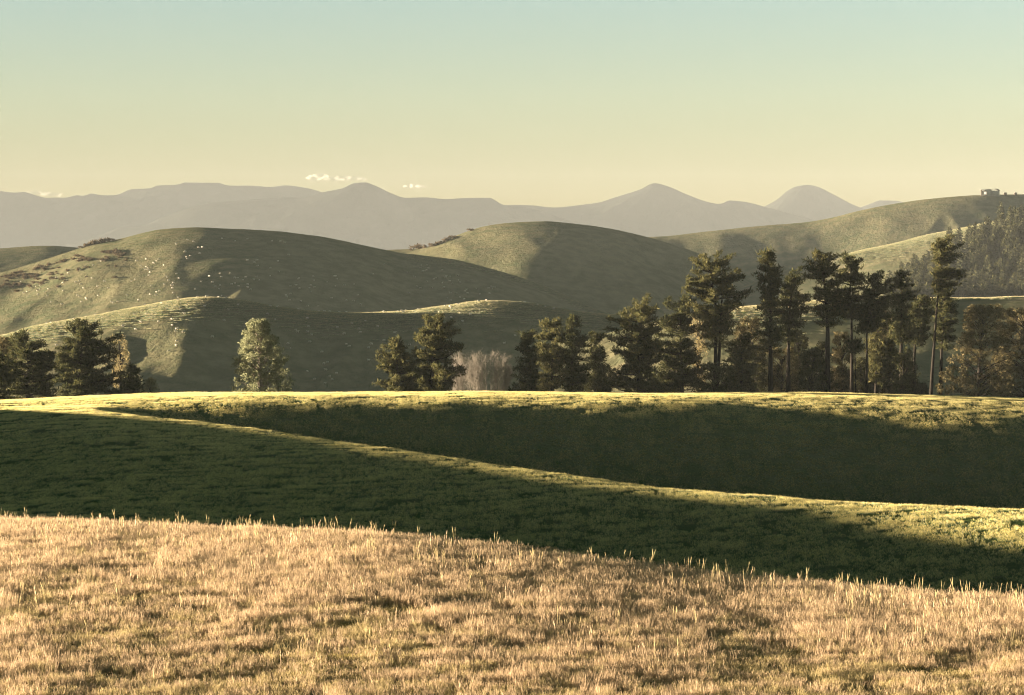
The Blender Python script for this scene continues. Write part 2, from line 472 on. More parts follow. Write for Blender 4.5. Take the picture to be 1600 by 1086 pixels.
# ------------------------------------------------------------------ grass
def blades(n, rad_, h0, h1, w, lean=0.35, segs=2, clumps=None):
    """n tapered bent blades -> verts, quads"""
    if clumps:
        cs = RNG.uniform(-1, 1, (clumps, 2)) * rad_
        base = cs[RNG.integers(0, clumps, n)] + RNG.normal(0, rad_ * 0.09, (n, 2))
    else:
        base = RNG.uniform(-1, 1, (n, 2)) * rad_
    hgt = RNG.uniform(h0, h1, n) * RNG.uniform(0.7, 1.0, n)
    th = RNG.uniform(0, 2 * math.pi, n)
    ln = RNG.uniform(0.05, lean, n) * hgt * 1.4
    dx, dy = np.cos(th), np.sin(th)
    ph = RNG.uniform(0, 2 * math.pi, n)
    px, py = np.cos(ph), np.sin(ph)
    V = []; 
    for s in range(segs + 1):
        f = s / segs
        cx = base[:, 0] + dx * ln * f * f; cy = base[:, 1] + dy * ln * f * f
        cz = hgt * f - 0.03
        ww = w * (1 - 0.75 * f) * 0.5
        V.append(np.stack([cx - px * ww, cy - py * ww, cz], 1)); V.append(np.stack([cx + px * ww, cy + py * ww, cz], 1))
    V = np.stack(V, 1)                       # n, 2(segs+1), 3
    nv = V.shape[1]
    b = np.arange(n)[:, None] * nv
    Q = []
    for s in range(segs):
        Q.append(np.concatenate([b + 2*s, b + 2*s + 1, b + 2*s + 3, b + 2*s + 2], 1))
    return V.reshape(-1, 3), np.concatenate(Q, 0)

def stalk(n, rad_, h0, h1):
    """seed stalks: thin stem with a plume at the tip"""
    V = []; Q = []
    for i in range(n):
        bx, by = RNG.uniform(-rad_, rad_, 2); h = RNG.uniform(h0, h1); th = RNG.uniform(0, 6.28); ln = RNG.uniform(0.05, 0.25) * h
        ph = RNG.uniform(0, 6.28)
        pr = [(0, .004), (.35, .003), (.7, .003), (.78, .009), (.9, .008), (1.0, .002)]
        k = len(V)
        for f, w in pr:
            c = np.array([bx + math.cos(th) * ln * f ** 2, by + math.sin(th) * ln * f ** 2, h * f - 0.03])
            p = np.array([math.cos(ph), math.sin(ph), 0]) * w
            V += [c - p, c + p]
        for s in range(len(pr) - 1):
            Q.append((k + 2*s, k + 2*s + 1, k + 2*s + 3, k + 2*s + 2))
    return np.array(V), np.array(Q)

def scatter(name, variants, pts, rots, scls, idx, tint, kind='stuff'):
    """one object: geometry nodes put the tuft meshes on the points"""
    col = bpy.data.collections.new(name + '_tufts')
    for i, me in enumerate(variants):
        o = bpy.data.objects.new('%s_tuft_%02d' % (name, i), me)
        col.objects.link(o)
    me = bpy.data.meshes.new(name)
    me.vertices.add(len(pts)); me.vertices.foreach_set('co', np.ascontiguousarray(pts, dtype=np.float32).ravel())
    for an, typ, key, arr in (('rot', 'FLOAT_VECTOR', 'vector', rots), ('scl', 'FLOAT_VECTOR', 'vector', scls),
                              ('pick', 'INT', 'value', idx), ('tint', 'FLOAT', 'value', tint)):
        a = me.attributes.new(an, typ, 'POINT')
        a.data.foreach_set(key, np.ascontiguousarray(arr, dtype=np.int32 if typ == 'INT' else np.float32).ravel())
    ob = bpy.data.objects.new(name, me); COL.objects.link(ob); ob['kind'] = kind
    g = bpy.data.node_groups.new(name + '_nodes', 'GeometryNodeTree')
    g.interface.new_socket('Geometry', in_out='INPUT', socket_type='NodeSocketGeometry')
    g.interface.new_socket('Geometry', in_out='OUTPUT', socket_type='NodeSocketGeometry')
    gi = g.nodes.new('NodeGroupInput'); go = g.nodes.new('NodeGroupOutput')
    iop = g.nodes.new('GeometryNodeInstanceOnPoints')
    ci = g.nodes.new('GeometryNodeCollectionInfo')
    ci.inputs['Collection'].default_value = col
    ci.inputs['Separate Children'].default_value = True
    ci.inputs['Reset Children'].default_value = True
    def attr(n, t):
        a = g.nodes.new('GeometryNodeInputNamedAttribute'); a.data_type = t; a.inputs['Name'].default_value = n
        return a.outputs['Attribute']
    g.links.new(gi.outputs[0], iop.inputs['Points'])
    g.links.new(ci.outputs[0], iop.inputs['Instance'])
    iop.inputs['Pick Instance'].default_value = True
    g.links.new(attr('pick', 'INT'), iop.inputs['Instance Index'])
    e2r = g.nodes.new('FunctionNodeEulerToRotation')
    g.links.new(attr('rot', 'FLOAT_VECTOR'), e2r.inputs[0])
    g.links.new(e2r.outputs[0], iop.inputs['Rotation'])
    g.links.new(attr('scl', 'FLOAT_VECTOR'), iop.inputs['Scale'])
    g.links.new(iop.outputs[0], go.inputs[0])
    md = ob.modifiers.new('tufts', 'NODES'); md.node_group = g
    return ob

M_DRY = leaf_mat('dry_grass', (0.27, 0.195, 0.12), (0.60, 0.46, 0.30), 0.4)
M_DRY2 = leaf_mat('straw', (0.27, 0.22, 0.11), (0.52, 0.42, 0.22), 0.4)
M_GREENISH = leaf_mat('short_turf_blades', (0.26, 0.22, 0.08), (0.46, 0.37, 0.16), 0.4)
def blade_mat(name, low, high, z0, z1, transl=0.45):
    """green at the foot, straw-dry at the tip"""
    m, t = mat_new(name)
    tcn = N(t, 'ShaderNodeTexCoord'); sp = N(t, 'ShaderNodeSeparateXYZ')
    t.links.new(tcn.outputs['Object'], sp.inputs[0])
    mr = N(t, 'ShaderNodeMapRange'); mr.inputs[1].default_value = z0; mr.inputs[2].default_value = z1
    t.links.new(sp.outputs['Z'], mr.inputs[0])
    g = N(t, 'ShaderNodeNewGeometry')
    c = mix(t, mr.outputs[0], low, high)
    c = mix(t, g.outputs['Random Per Island'], c, mix(t, 0.5, c, low))
    d = N(t, 'ShaderNodeBsdfDiffuse'); tr = N(t, 'ShaderNodeBsdfTranslucent'); gl = N(t, 'ShaderNodeBsdfGlossy')
    gl.inputs['Roughness'].default_value = 0.5; gl.inputs[0].default_value = (0.6, 0.6, 0.6, 1)
    t.links.new(c, d.inputs[0]); t.links.new(c, tr.inputs[0])
    ms = N(t, 'ShaderNodeMixShader'); ms.inputs[0].default_value = transl
    t.links.new(d.outputs[0], ms.inputs[1]); t.links.new(tr.outputs[0], ms.inputs[2])
    m2 = N(t, 'ShaderNodeMixShader'); m2.inputs[0].default_value = 0.06
    t.links.new(ms.outputs[0], m2.inputs[1]); t.links.new(gl.outputs[0], m2.inputs[2])
    o = N(t, 'ShaderNodeOutputMaterial'); t.links.new(m2.outputs[0], o.inputs[0])
    return m
M_PAST = blade_mat('pasture_blades', (0.03, 0.085, 0.026), (0.17, 0.20, 0.07), 0.03, 0.15, 0.4)
M_HILLSTRAW = blade_mat('hill_stalks', (0.12, 0.14, 0.06), (0.46, 0.39, 0.20), 0.05, 0.3, 0.5)
M_STRAWTIP = blade_mat('pasture_stalks', (0.12, 0.16, 0.05), (0.72, 0.60, 0.22), 0.03, 0.13, 0.5)

def tuft_mesh(name, n, rad_, h0, h1, w, mat, lean=0.35, clumps=None, segs=2):
    V, Q = blades(n, rad_, h0, h1, w, lean, segs, clumps)
    return mesh_np(name, V, Q, [mat])

def rand_rot(n, normal_xy=None):
    r = np.zeros((n, 3)); r[:, 2] = RNG.uniform(0, 2 * math.pi, n)
    return r

def dry_grass():
    var = [tuft_mesh('tall_dry_a', 120, 0.26, 0.10, 0.34, 0.010, M_DRY, 0.25, 7),
           tuft_mesh('tall_dry_b', 120, 0.26, 0.08, 0.28, 0.010, M_DRY, 0.4, 9),
           tuft_mesh('tall_straw', 110, 0.26, 0.08, 0.28, 0.010, M_DRY2, 0.35, 7),
           tuft_mesh('short_a', 140, 0.26, 0.04, 0.13, 0.010, M_GREENISH, 0.6, 16),
           tuft_mesh('short_b', 130, 0.26, 0.05, 0.19, 0.010, M_DRY2, 0.45, 12),
           tuft_mesh('short_c', 130, 0.26, 0.05, 0.20, 0.010, M_DRY, 0.45, 12)]
    n = 70000
    D = np.sqrt(RNG.uniform(36 ** 2, 88 ** 2, n)); U = RNG.uniform(-0.40, 0.40, n)
    X = U * D
    tall = 0.55 * fbm(X * 0.35, D * 0.16, 3, 41) + 0.35 * fbm(X * 1.3, D * 1.3, 2, 43)
    edge = pchip(np.clip(U, EDGE_U[0], EDGE_U[-1]), EDGE_U, EDGE_D)
    q = (D - 40) / (edge - 40)                        # 0 near the bottom of the picture, 1 at the brow
    keep = q < 1.18
    score = tall + 1.3 * (q - 0.45) + RNG.normal(0, 0.25, n)
    idx = np.where(score > 0.0, RNG.choice([0, 1, 2], n, p=[.45, .35, .2]), RNG.choice([3, 4, 5, 2], n, p=[.34, .28, .28, .10]))
    gap = fbm(X * 0.9, D * 0.7, 2, 47)
    
    keep &= RNG.uniform(0, 1, n) < np.where(score > 0, 1.0, 0.9)
    X, D, U, idx, q = X[keep], D[keep], U[keep], idx[keep], q[keep]
    Z = near_z(U, D)
    s = RNG.uniform(0.75, 1.2, len(X)) * np.where(idx < 3, 0.85 + 0.3 * np.clip(q, 0, 1), 1)
    scl = np.stack([s, s, s * RNG.uniform(0.8, 1.15, len(X))], 1)
    scatter('dry_grass', var, np.stack([X, D, Z], 1), rand_rot(len(X)), scl, idx, RNG.uniform(0, 1, len(X)))
    # seed stalks standing above the rest
    V, Q = stalk(4, 0.25, 0.35, 0.70); a = mesh_np('stalk_a', V, Q, [M_DRY])
    V, Q = stalk(2, 0.2, 0.4, 0.82); b = mesh_np('stalk_b', V, Q, [M_DRY2])
    n = 4900
    U = RNG.uniform(-0.35, 0.35, n)
    edge = pchip(np.clip(U, EDGE_U[0], EDGE_U[-1]), EDGE_U, EDGE_D)
    D = np.where(RNG.uniform(0, 1, n) < 0.5, edge * RNG.uniform(0.9, 1.04, n), RNG.uniform(44, 80, n))
    m = (D < edge * 1.08) & ((fbm(U * D * 0.5, D * 0.5, 2, 53) > 0.05) )
    U, D = U[m], D[m]
    s = RNG.uniform(0.4, 1.0, len(U)) ** 1.2
    scatter('seed_stalks', [a, b], np.stack([U * D, D, near_z(U, D)], 1), rand_rot(len(U)), np.stack([s] * 3, 1), RNG.integers(0, 2, len(U)), s)
dry_grass()

def pasture_grass():
    def two(name, n1, n2, h, cl):
        V, Q = blades(n1, 0.85, 0.05, 0.12, 0.04, 0.6, 1, cl)
        V2, Q2 = blades(n2, 0.85, 0.12, h, 0.028, 0.45, 1, cl // 2)
        return mesh_np(name, np.concatenate([V, V2]), np.concatenate([Q, Q2 + len(V)]), [M_PAST, M_STRAWTIP],
                       midx=np.concatenate([np.zeros(len(Q)), np.ones(len(Q2))]))
    var = [two('pasture_a', 170, 240, 0.28, 60), two('pasture_b', 170, 210, 0.24, 70), two('pasture_c', 150, 270, 0.30, 50)]
    n = 33000
    D = np.sqrt(RNG.uniform(112 ** 2, 378 ** 2, n)); U = RNG.uniform(-0.315, 0.315, n)
    X = U * D
    Z = near_z(U, D)
    # tilt each tuft with the slope
    e = 0.8
    gx = (near_z((X + e) / D, D) - near_z((X - e) / D, D)) / (2 * e)
    gy = (near_z(X / (D + e), D + e) - near_z(X / (D - e), D - e)) / (2 * e)
    rz = RNG.integers(0, 4, n) * (math.pi / 2)
    # euler XYZ: rotate about z first in local space, so spin is baked into the choice of variant instead
    rot = np.stack([np.arctan(gy), -np.arctan(gx), np.zeros(n)], 1)
    s = RNG.uniform(0.85, 1.2, n)
    sx = s * RNG.choice([-1, 1], n)
    scatter('pasture_grass', var, np.stack([X, D, Z], 1), rot, np.stack([sx, s, s], 1), RNG.integers(0, 3, n), s)
pasture_grass()
def crest_grass():
    def two(name, n1, n2, h, cl):
        V, Q = blades(n1, 1.9, 0.10, 0.25, 0.10, 0.6, 1, cl)
        V2, Q2 = blades(n2, 1.9, 0.2, h, 0.08, 0.45, 1, cl // 2)
        return mesh_np(name, np.concatenate([V, V2]), np.concatenate([Q, Q2 + len(V)]), [M_PAST, M_HILLSTRAW],
                       midx=np.concatenate([np.zeros(len(Q)), np.ones(len(Q2))]))
    var = [two('crest_a', 120, 200, 0.45, 40), two('crest_b', 140, 160, 0.4, 30)]
    P = []
    for key, x0, x1, front, n in (('NEAR', 0, 1010, 34, 9000), ('R4', 1130, 1300, 22, 2200), ('R4', 1300, 1600, 7, 1500), ('R3', 1330, 1560, 46, 4500), ('BL', 640, 950, 30, 2500)):
        zf, cd = HILLS[key]
        ua, ub = float(pix(x0, 480)[0]), float(pix(x1, 480)[0])
        U = RNG.uniform(ua, ub, n); c = cd(U)
        D = c + 6 - front * np.abs(RNG.normal(0, 0.55, n))
        P.append(np.stack([U * D, D, zf(U, D)], 1))
    P = np.concatenate(P); n = len(P)
    s = RNG.uniform(0.8, 1.3, n)
    scatter('crest_grass', var, P, rand_rot(n), np.stack([s, s, s], 1), RNG.integers(0, 2, n), s)
crest_grass()
#TREES
# ------------------------------------------------------------------ trees
RNG = np.random.default_rng(23)
def fin(name, me, parent=None, loc=None):
    o = bpy.data.objects.new(name, me)
    COL.objects.link(o)
    if parent:
        o.parent = parent
    if loc is not None:
        o.location = loc
    return o

def tube(V, Q, pts, rads, n=6):
    """append a tapered tube through pts"""
    pts = np.asarray(pts, float); k0 = sum(len(v) for v in V)
    m = len(pts)
    tg = np.gradient(pts, axis=0); tg /= np.linalg.norm(tg, axis=1)[:, None] + 1e-9
    ref = np.array([0.0, 1.0, 0.13]) if abs(tg[0][2]) > 0.6 else np.array([0, 0, 1.0])
    a = np.cross(tg, ref); a /= np.linalg.norm(a, axis=1)[:, None] + 1e-9
    b = np.cross(tg, a)
    th = np.linspace(0, 2 * math.pi, n, endpoint=False)
    ring = pts[:, None] + (a[:, None] * np.cos(th)[None, :, None] + b[:, None] * np.sin(th)[None, :, None]) * np.asarray(rads)[:, None, None]
    V.append(ring.reshape(-1, 3))
    i = (np.arange(m - 1)[:, None] * n + np.arange(n)[None]); j = (np.arange(m - 1)[:, None] * n + (np.arange(n) + 1)[None] % n)
    Q.append((np.stack([i, j, j + n, i + n], -1).reshape(-1, 4) + k0))

def leaf_cloud(C, R3, n, size, up=0.0, narrow=0.45, surf=0.5):
    """n leaf quads in each ellipsoid clump: centres C (m,3), radii R3 (m,3)"""
    m = len(C)
    d = RNG.normal(0, 1, (m, n, 3)); d /= np.linalg.norm(d, axis=2)[..., None]
    rr = RNG.uniform(0, 1, (m, n, 1)) ** surf
    P = C[:, None] + d * rr * R3[:, None]
    P = P.reshape(-1, 3); d = d.reshape(-1, 3)
    t = d + RNG.normal(0, 0.7, P.shape); t[:, 2] += up
    t /= np.linalg.norm(t, axis=1)[:, None]
    s = np.cross(t, RNG.normal(0, 1, P.shape)); s /= np.linalg.norm(s, axis=1)[:, None] + 1e-9
    L = (size * RNG.uniform(0.6, 1.3, len(P)) * RNG.choice([1.0, 1.9], len(P), p=[0.9, 0.1]))[:, None]
    v0 = P - s * L * narrow * 0.5; v1 = P + s * L * narrow * 0.5
    v2 = P + t * L + s * L * narrow * 0.28; v3 = P + t * L - s * L * narrow * 0.28
    V = np.stack([v0, v1, v2, v3], 1).reshape(-1, 3)
    return V, np.arange(len(V)).reshape(-1, 4)

def env_eval(env, x0, sc):
    """envelope rows (py, left px, right px) -> arrays of height above ground, left and right reach in metres"""
    e = np.array(sorted(env), float)
    return e

def tree(kind, name, label, xt, yb, env, dist, group='trees standing behind the brow of the paddock', trunk_to=None, lean=0.0, crown_from=None,
         trunk_r=None, dens=1.0, mat=None, bark=None, twin=False, cat=None, gaps=0.12, bare=0):
    e = np.array(sorted(env), float)                    # rows by py, top first
    dist = dist + 22
    m = dist / F
    u, w = pix(xt, 560); u = float(u)
    gx = u * dist
    gz = float(near_z(np.array([u]), np.array([float(dist)]))[0]) - 0.15
    def z_of(py):
        return float(pix(xt, py)[1]) * dist - gz
    eh = np.array([z_of(p) for p in e[:, 0]])[::-1]
    el = np.clip((xt - e[:, 1]) * m, -6, None)[::-1]; er = np.clip((e[:, 2] - xt) * m, -6, None)[::-1]
    H = eh[-1]
    cb = eh[0]
    root = bpy.data.objects.new(name, None); COL.objects.link(root); root.location = (gx, dist, gz)
    root.empty_display_size = 1
    tag(root, label, cat or 'tree', group)
    depth = lambda z: 0.48 * (np.interp(z, eh, el) + np.interp(z, eh, er))
    mid = lambda z: 0.5 * (np.interp(z, eh, er) - np.interp(z, eh, el))
    r0 = trunk_r or (0.018 * H + 0.06)
    # trunk(s)
    zz = np.linspace(-0.3, H * (0.96 if kind in ('pine', 'cypress') else 0.8), 14)
    wob = np.cumsum(RNG.normal(0, 0.10, 14)) * 0.8; wob -= wob[0]
    follow = np.clip(zz / H, 0, 1) ** 1.5
    tx = follow * np.array([mid(z) for z in zz]) * 0.55 + wob * follow + lean * zz
    ty = np.cumsum(RNG.normal(0, 0.08, 14)) * follow
    V, Q = [], []
    tube(V, Q, np.stack([tx, ty, zz], 1), r0 * (1 - 0.86 * (np.clip(zz, 0, H) / H) ** 0.9), 8)
    if twin:
        tube(V, Q, np.stack([tx * 0.7 + 0.28 + 0.05 * zz * twin, ty + 0.1, zz], 1)[:11], r0 * 0.75 * (1 - 0.8 * (np.clip(zz[:11], 0, H) / H)), 7)
    C, R3 = [], []
    LV, LQ = [], []
    tpos = lambda z: np.array([np.interp(z, zz, tx), np.interp(z, zz, ty), z])
    if kind in ('pine', 'cypress'):
        z = cb + 0.25
        step = 0.62
        while z < H - 0.15:
            f = (z - cb) / max(H - cb, .1)
            nb = RNG.integers(4, 7) if f < 0.85 else 4
            a0 = RNG.uniform(0, 6.28)
            for b in range(int(nb * (1.0 if dens >= 1 else 0.9))):
                if RNG.uniform() < gaps: continue
                th = a0 + b * 2 * math.pi / nb + RNG.normal(0, 0.3)
                c, s = math.cos(th), math.sin(th)
                base = tpos(min(max(z + RNG.normal(0, 0.4), 0.3), H))
                Lx = np.interp(z, eh, er) - base[0] if c > 0 else np.interp(z, eh, el) + base[0]
                Ly = max(depth(z), 0.4); Lx = max(Lx * (1.2 if 950 < xt < 1440 else 1.06), 0.25)
                L = 1.0 / math.sqrt((c / Lx) ** 2 + (s / Ly) ** 2) * RNG.choice([RNG.uniform(0.95, 1.15), RNG.uniform(0.5, 0.95)])
                rise = RNG.uniform(-0.12, 0.35 + 0.25 * f) if kind == 'pine' else RNG.uniform(0.05, 0.4)
                if f > 0.85: rise += 0.4
                tip = base + np.array([c * L, s * L, L * rise])
                midp = base + np.array([c * L * 0.5, s * L * 0.5, L * rise * 0.25])
                tube(LV, LQ, [base, midp, tip], [0.035 + 0.018 * L, 0.03 + 0.01 * L, 0.015], 4)
                nc = max(2, int(L / 0.62))
                for k in range(nc):
                    q = 0.30 + 0.70 * (k + RNG.uniform(0.2, 0.9)) / nc
                    p = base * (1 - q) ** 2 + 2 * q * (1 - q) * midp + tip * q * q if False else base + (tip - base) * q + np.array([0, 0, -0.12 * L * rise * (1 - q)])
                    rr = RNG.uniform(0.40, 0.85) * (0.8 + 0.35 * (1 - f))
                    p = p + np.array([RNG.normal(0, .22), RNG.normal(0, .22), RNG.uniform(0.0, 0.2)])
                    C.append(p); R3.append((rr * RNG.uniform(0.9, 1.3), rr * RNG.uniform(0.9, 1.3), rr * RNG.uniform(0.45, 0.8)))
            z += step * RNG.uniform(0.7, 1.3)
        # leading shoots
        for k in range(5):
            p = tpos(H) + np.array([RNG.normal(0, 0.35), RNG.normal(0, 0.35), -0.15 - 0.3 * k * RNG.uniform(0.4, 1)])
            C.append(p); R3.append((0.32, 0.32, 0.5))
        C = np.array(C); R3 = np.array(R3)
        LVv, LQq = leaf_cloud(C, R3, int(44 * dens), 0.34, up=0.7, narrow=0.34)
        mt = mat or M_PINE
    elif kind == 'gum':
        nC = int(21 * (H - cb) * np.mean(el + er) / 9 * dens) + 25
        tries = 0
        while len(C) < nC and tries < nC * 12:
            tries += 1
            z = RNG.uniform(cb, H); th = RNG.uniform(0, 6.28)
            q = RNG.uniform(0.15, 1) ** 0.45
            c, s = math.cos(th), math.sin(th)
            Lx = max(np.interp(z, eh, er) if c > 0 else np.interp(z, eh, el), .3); Ly = max(depth(z), 0.4)
            rr = RNG.uniform(0.35, 0.85)
            L = 1.0 / math.sqrt((c / Lx) ** 2 + (s / Ly) ** 2)
            L = max(L - rr * 0.2, 0.1) * q
            C.append((c * L, s * L, min(z, H - rr * 0.6))); R3.append((rr, rr, rr * RNG.uniform(0.8, 1.1)))
        C = np.array(C); R3 = np.array(R3)
        for p in C[:: 4]:
            b = tpos(max(p[2] - RNG.uniform(1.5, 3.5), 0.4))
            tube(LV, LQ, [b, (b + p) / 2 + np.array([0, 0, .25]), p], [0.12, 0.07, 0.03], 4)
        LVv, LQq = leaf_cloud(C, R3, int(85 * dens), 0.19, up=-0.15, narrow=0.6, surf=0.33)
        mt = mat or M_GUM
    elif kind == 'bare':
        # many-stemmed leafless tree: stems fan out and break into fine twigs
        ns = int(12 + 0.5 * np.mean(e[:, 2] - e[:, 1]))
        for k in range(ns):
            x1 = RNG.uniform(-1, 1); z1 = H * RNG.uniform(0.6, 1.0) * (1 - 0.25 * x1 * x1)
            lx = np.interp(z1, eh, er) if x1 > 0 else np.interp(z1, eh, el)
            p0 = np.array([x1 * 0.35 * np.mean(er + el), RNG.normal(0, 0.8), -0.2])
            p2 = np.array([x1 * lx, RNG.normal(0, 1.4), z1]); p1 = p0 * 0.45 + p2 * 0.55 + np.array([0, 0, 0.08 * H])
            P = np.array([p0 * (1 - t) ** 2 + 2 * p1 * t * (1 - t) + p2 * t * t for t in np.linspace(0, 1, 8)])
            tube(LV, LQ, P, np.linspace(0.035, 0.008, 8) * RNG.uniform(0.6, 1.2), 4)
            for j in range(46):
                t = RNG.uniform(0.2, 1); b = P[int(t * 7)] 
                d = np.array([RNG.normal(0, .45) + x1 * .2, RNG.normal(0, .45), RNG.uniform(.5, 1.2)]) * RNG.uniform(.6, 1.5)
                tube(LV, LQ, [b, b + d * 0.5 + RNG.normal(0, .05, 3), b + d], [0.010, 0.007, 0.003], 3)
                for jj in range(4):
                    b2 = b + d * RNG.uniform(.3, .9); d2 = d * 0.45 + RNG.normal(0, .22, 3)
                    tube(LV, LQ, [b2, b2 + d2], [0.008, 0.003], 3)
        LVv = None
        mt = mat or M_TWIG
    for _ in range(bare):                              # dead side branches on a bare trunk
        z = RNG.uniform(0.12, 0.95) * max(cb, 2.0) + 0.3
        b = tpos(z); th = RNG.uniform(0, 6.28); L = RNG.uniform(0.8, 2.4)
        d = np.array([math.cos(th) * L, math.sin(th) * L, L * RNG.uniform(-.1, .5)])
        tube(LV, LQ, [b, b + d * .5 + RNG.normal(0, .08, 3), b + d], [0.055, 0.03, 0.012], 4)
    bk = bark or M_BARK
    if kind != 'bare':
        fin('trunk', mesh_np('trunk', np.concatenate(V), np.concatenate(Q), [bk], smooth=True), root)
    if LV:
        fin('branches', mesh_np('branches', np.concatenate(LV), np.concatenate(LQ), [mt if kind == 'bare' else bk], smooth=True), root)['kind'] = 'stuff'
    if LVv is not None:
        fin('crown', mesh_np('crown', LVv, LQq, [mt]), root)
    return root

def bush(name, label, xc, env, dist, mat, group='bushes and low trees among the pines', dens=1.0, cat='bush'):
    return tree('gum', name, label, xc, 620, env, dist, group=group, mat=mat, dens=dens, cat=cat, trunk_r=0.12)

# --- the left clump
tree('pine', 'pine_tree', 'dark pine cut by the left edge of the picture, lowest of the left clump', -6, 640, [(557, -14, 14), (575, -22, 19), (600, -30, 24), (628, -34, 26)], 372, mat=M_PINE_DARK, dens=1.2)
tree('gum', 'gum_tree', 'pale olive rounded tree showing behind the dark pines at far left', 6, 640, [(528, 0, 14), (540, -12, 26), (570, -18, 32), (600, -20, 34)], 398, mat=M_OLIVE)
tree('pine', 'pine_tree', 'broad dark pine with a flat leaning top, left of the big clump pine', 42, 640, [(523, 17, 30), (535, 14, 46), (545, 14, 66), (553, 14, 82), (565, 12, 86), (580, 12, 90), (600, 2, 96), (624, 0, 100)], 384, mat=M_PINE_DARK, dens=1.25)
tree('pine', 'pine_tree', 'large full-crowned pine, tallest of the left clump', 122, 640, [(511, 118, 137), (518, 112, 150), (525, 108, 160), (535, 104, 166), (545, 98, 181), (555, 92, 184), (567, 95, 185), (580, 86, 189), (590, 90, 198), (603, 96, 206), (622, 96, 204)], 378, mat=M_PINE_DARK, dens=1.35, gaps=0.05)
tree('pine', 'pine_tree', 'small dark pine with an upright tip at the right foot of the left clump', 208, 640, [(573, 208, 212), (583, 200, 219), (597, 190, 219), (622, 184, 218)], 374, mat=M_PINE_DARK, dens=1.2)
tree('gum', 'poplar_tree', 'tall pale thin-leaved tree behind the right side of the big left pine', 188, 640, [(524, 172, 192), (535, 170, 199), (550, 176, 203), (575, 178, 207), (605, 178, 208)], 402, mat=M_PALE, dens=0.55)
bush('bush', 'small pale bush right of the left pine clump', 236, [(592, 230, 239), (600, 222, 245), (622, 217, 253)], 380, M_PALE, dens=0.6)
# --- the lone gum
tree('gum', 'gum_tree', 'lone tall grey-green gum tree standing by itself on the brow', 407, 640, [(500, 394, 414), (508, 384, 420), (520, 377, 421), (530, 378, 434), (542, 374, 443), (552, 376, 443), (562, 366, 452), (572, 364, 457), (582, 370, 452), (592, 358, 453), (602, 356, 463), (612, 360, 469), (624, 362, 469)], 387, dens=1.1, bark=M_BARK_PALE)
# --- the pair
tree('pine', 'pine_tree', 'smaller pointed pine, left tree of the lone pair', 622, 640, [(532, 618, 624), (540, 607, 627), (550, 601, 637), (560, 600, 645), (570, 590, 650), (577, 584, 654), (587, 588, 656), (600, 590, 655), (624, 588, 652)], 376, dens=1.05)
tree('pine', 'pine_tree', 'taller twin-stemmed pine with a long low limb, right tree of the lone pair', 672, 640, [(501, 660, 682), (508, 657, 694), (518, 656, 712), (528, 652, 712), (535, 644, 716), (545, 641, 709), (555, 650, 704), (566, 650, 730), (573, 655, 716), (580, 656, 742), (588, 652, 728), (600, 652, 722), (624, 655, 720)], 373, twin=1, dens=1.05)
tree('bare', 'willow_tree', 'leafless pale brown tree right of the lone pair of pines', 762, 640, [(546, 725, 790), (560, 716, 797), (580, 714, 803), (622, 722, 798)], 392)
tree('bare', 'willow_tree', 'narrow leafless tree just behind the right side of the lone pair', 716, 640, [(545, 708, 722), (570, 706, 728), (622, 708, 730)], 396)
# --- the long row, left to right
tree('pine', 'pine_tree', 'narrow dark pine, first of the long row from the left', 831, 640, [(527, 818, 835), (540, 810, 838), (560, 810, 838), (580, 812, 837), (600, 801, 836), (624, 797, 832)], 374, mat=M_PINE_DARK)
tree('pine', 'pine_tree', 'second pine of the long row, broad olive crown', 862, 640, [(510, 853, 878), (520, 846, 884), (535, 839, 888), (560, 838, 890), (585, 840, 890), (610, 842, 888)], 378)
tree('pine', 'pine_tree', 'third pine of the long row, with the narrow pointed top', 893, 640, [(498, 893, 904), (508, 889, 906), (518, 888, 909), (530, 886, 913), (550, 884, 918), (575, 886, 918), (612, 886, 920)], 376, mat=M_PINE_DARK)
tree('pine', 'pine_tree', 'fourth pine of the long row, short with a forked top', 930, 640, [(526, 926, 938), (540, 918, 944), (550, 914, 949), (565, 918, 946), (585, 916, 948), (614, 915, 952)], 380, mat=M_PINE_DARK)
tree('pine', 'pine_tree', 'fifth pine of the long row, wide and bushy with layered limbs', 998, 640, [(480, 982, 1014), (490, 973, 1024), (503, 962, 1030), (515, 958, 1030), (528, 962, 1026), (545, 958, 1022), (565, 966, 1022), (585, 950, 1030), (614, 953, 1036)], 375, dens=1.15)
tree('pine', 'pine_tree', 'sixth pine of the long row, dark with a thin leader', 1066, 640, [(467, 1065, 1076), (482, 1046, 1080), (492, 1036, 1082), (510, 1030, 1084), (540, 1022, 1084), (575, 1020, 1088), (612, 1024, 1090)], 379, mat=M_PINE_DARK)
tree('pine', 'pine_tree', 'very broad pine with a crown of many upright tips and a limb jutting right', 1118, 640, [(413, 1108, 1140), (420, 1092, 1148), (428, 1082, 1150), (440, 1078, 1152), (458, 1077, 1153), (466, 1080, 1168), (474, 1084, 1156), (490, 1082, 1150), (505, 1094, 1148), (520, 1098, 1145), (538, 1104, 1140)], 377, twin=1, dens=1.15)
bush('bush', 'dark dense bush at the foot of the very broad pine', 1120, [(568, 1098, 1146), (580, 1086, 1154), (600, 1082, 1158), (622, 1082, 1160)], 371, M_PINE_DARK, dens=1.1)
bush('gum_tree', 'bright pale-leaved tree between the sixth pine and the very broad pine', 1092, [(490, 1082, 1102), (505, 1078, 1106), (530, 1080, 1108), (575, 1086, 1106), (615, 1088, 1104)], 400, M_PALE, dens=0.6, cat='tree')
tree('gum', 'gum_tree', 'rounded sandy-leaved tree in the gap right of the very broad pine', 1172, 640, [(497, 1160, 1188), (508, 1150, 1192), (530, 1144, 1196), (560, 1142, 1198), (614, 1142, 1198)], 398, mat=M_OLIVE, dens=0.8)
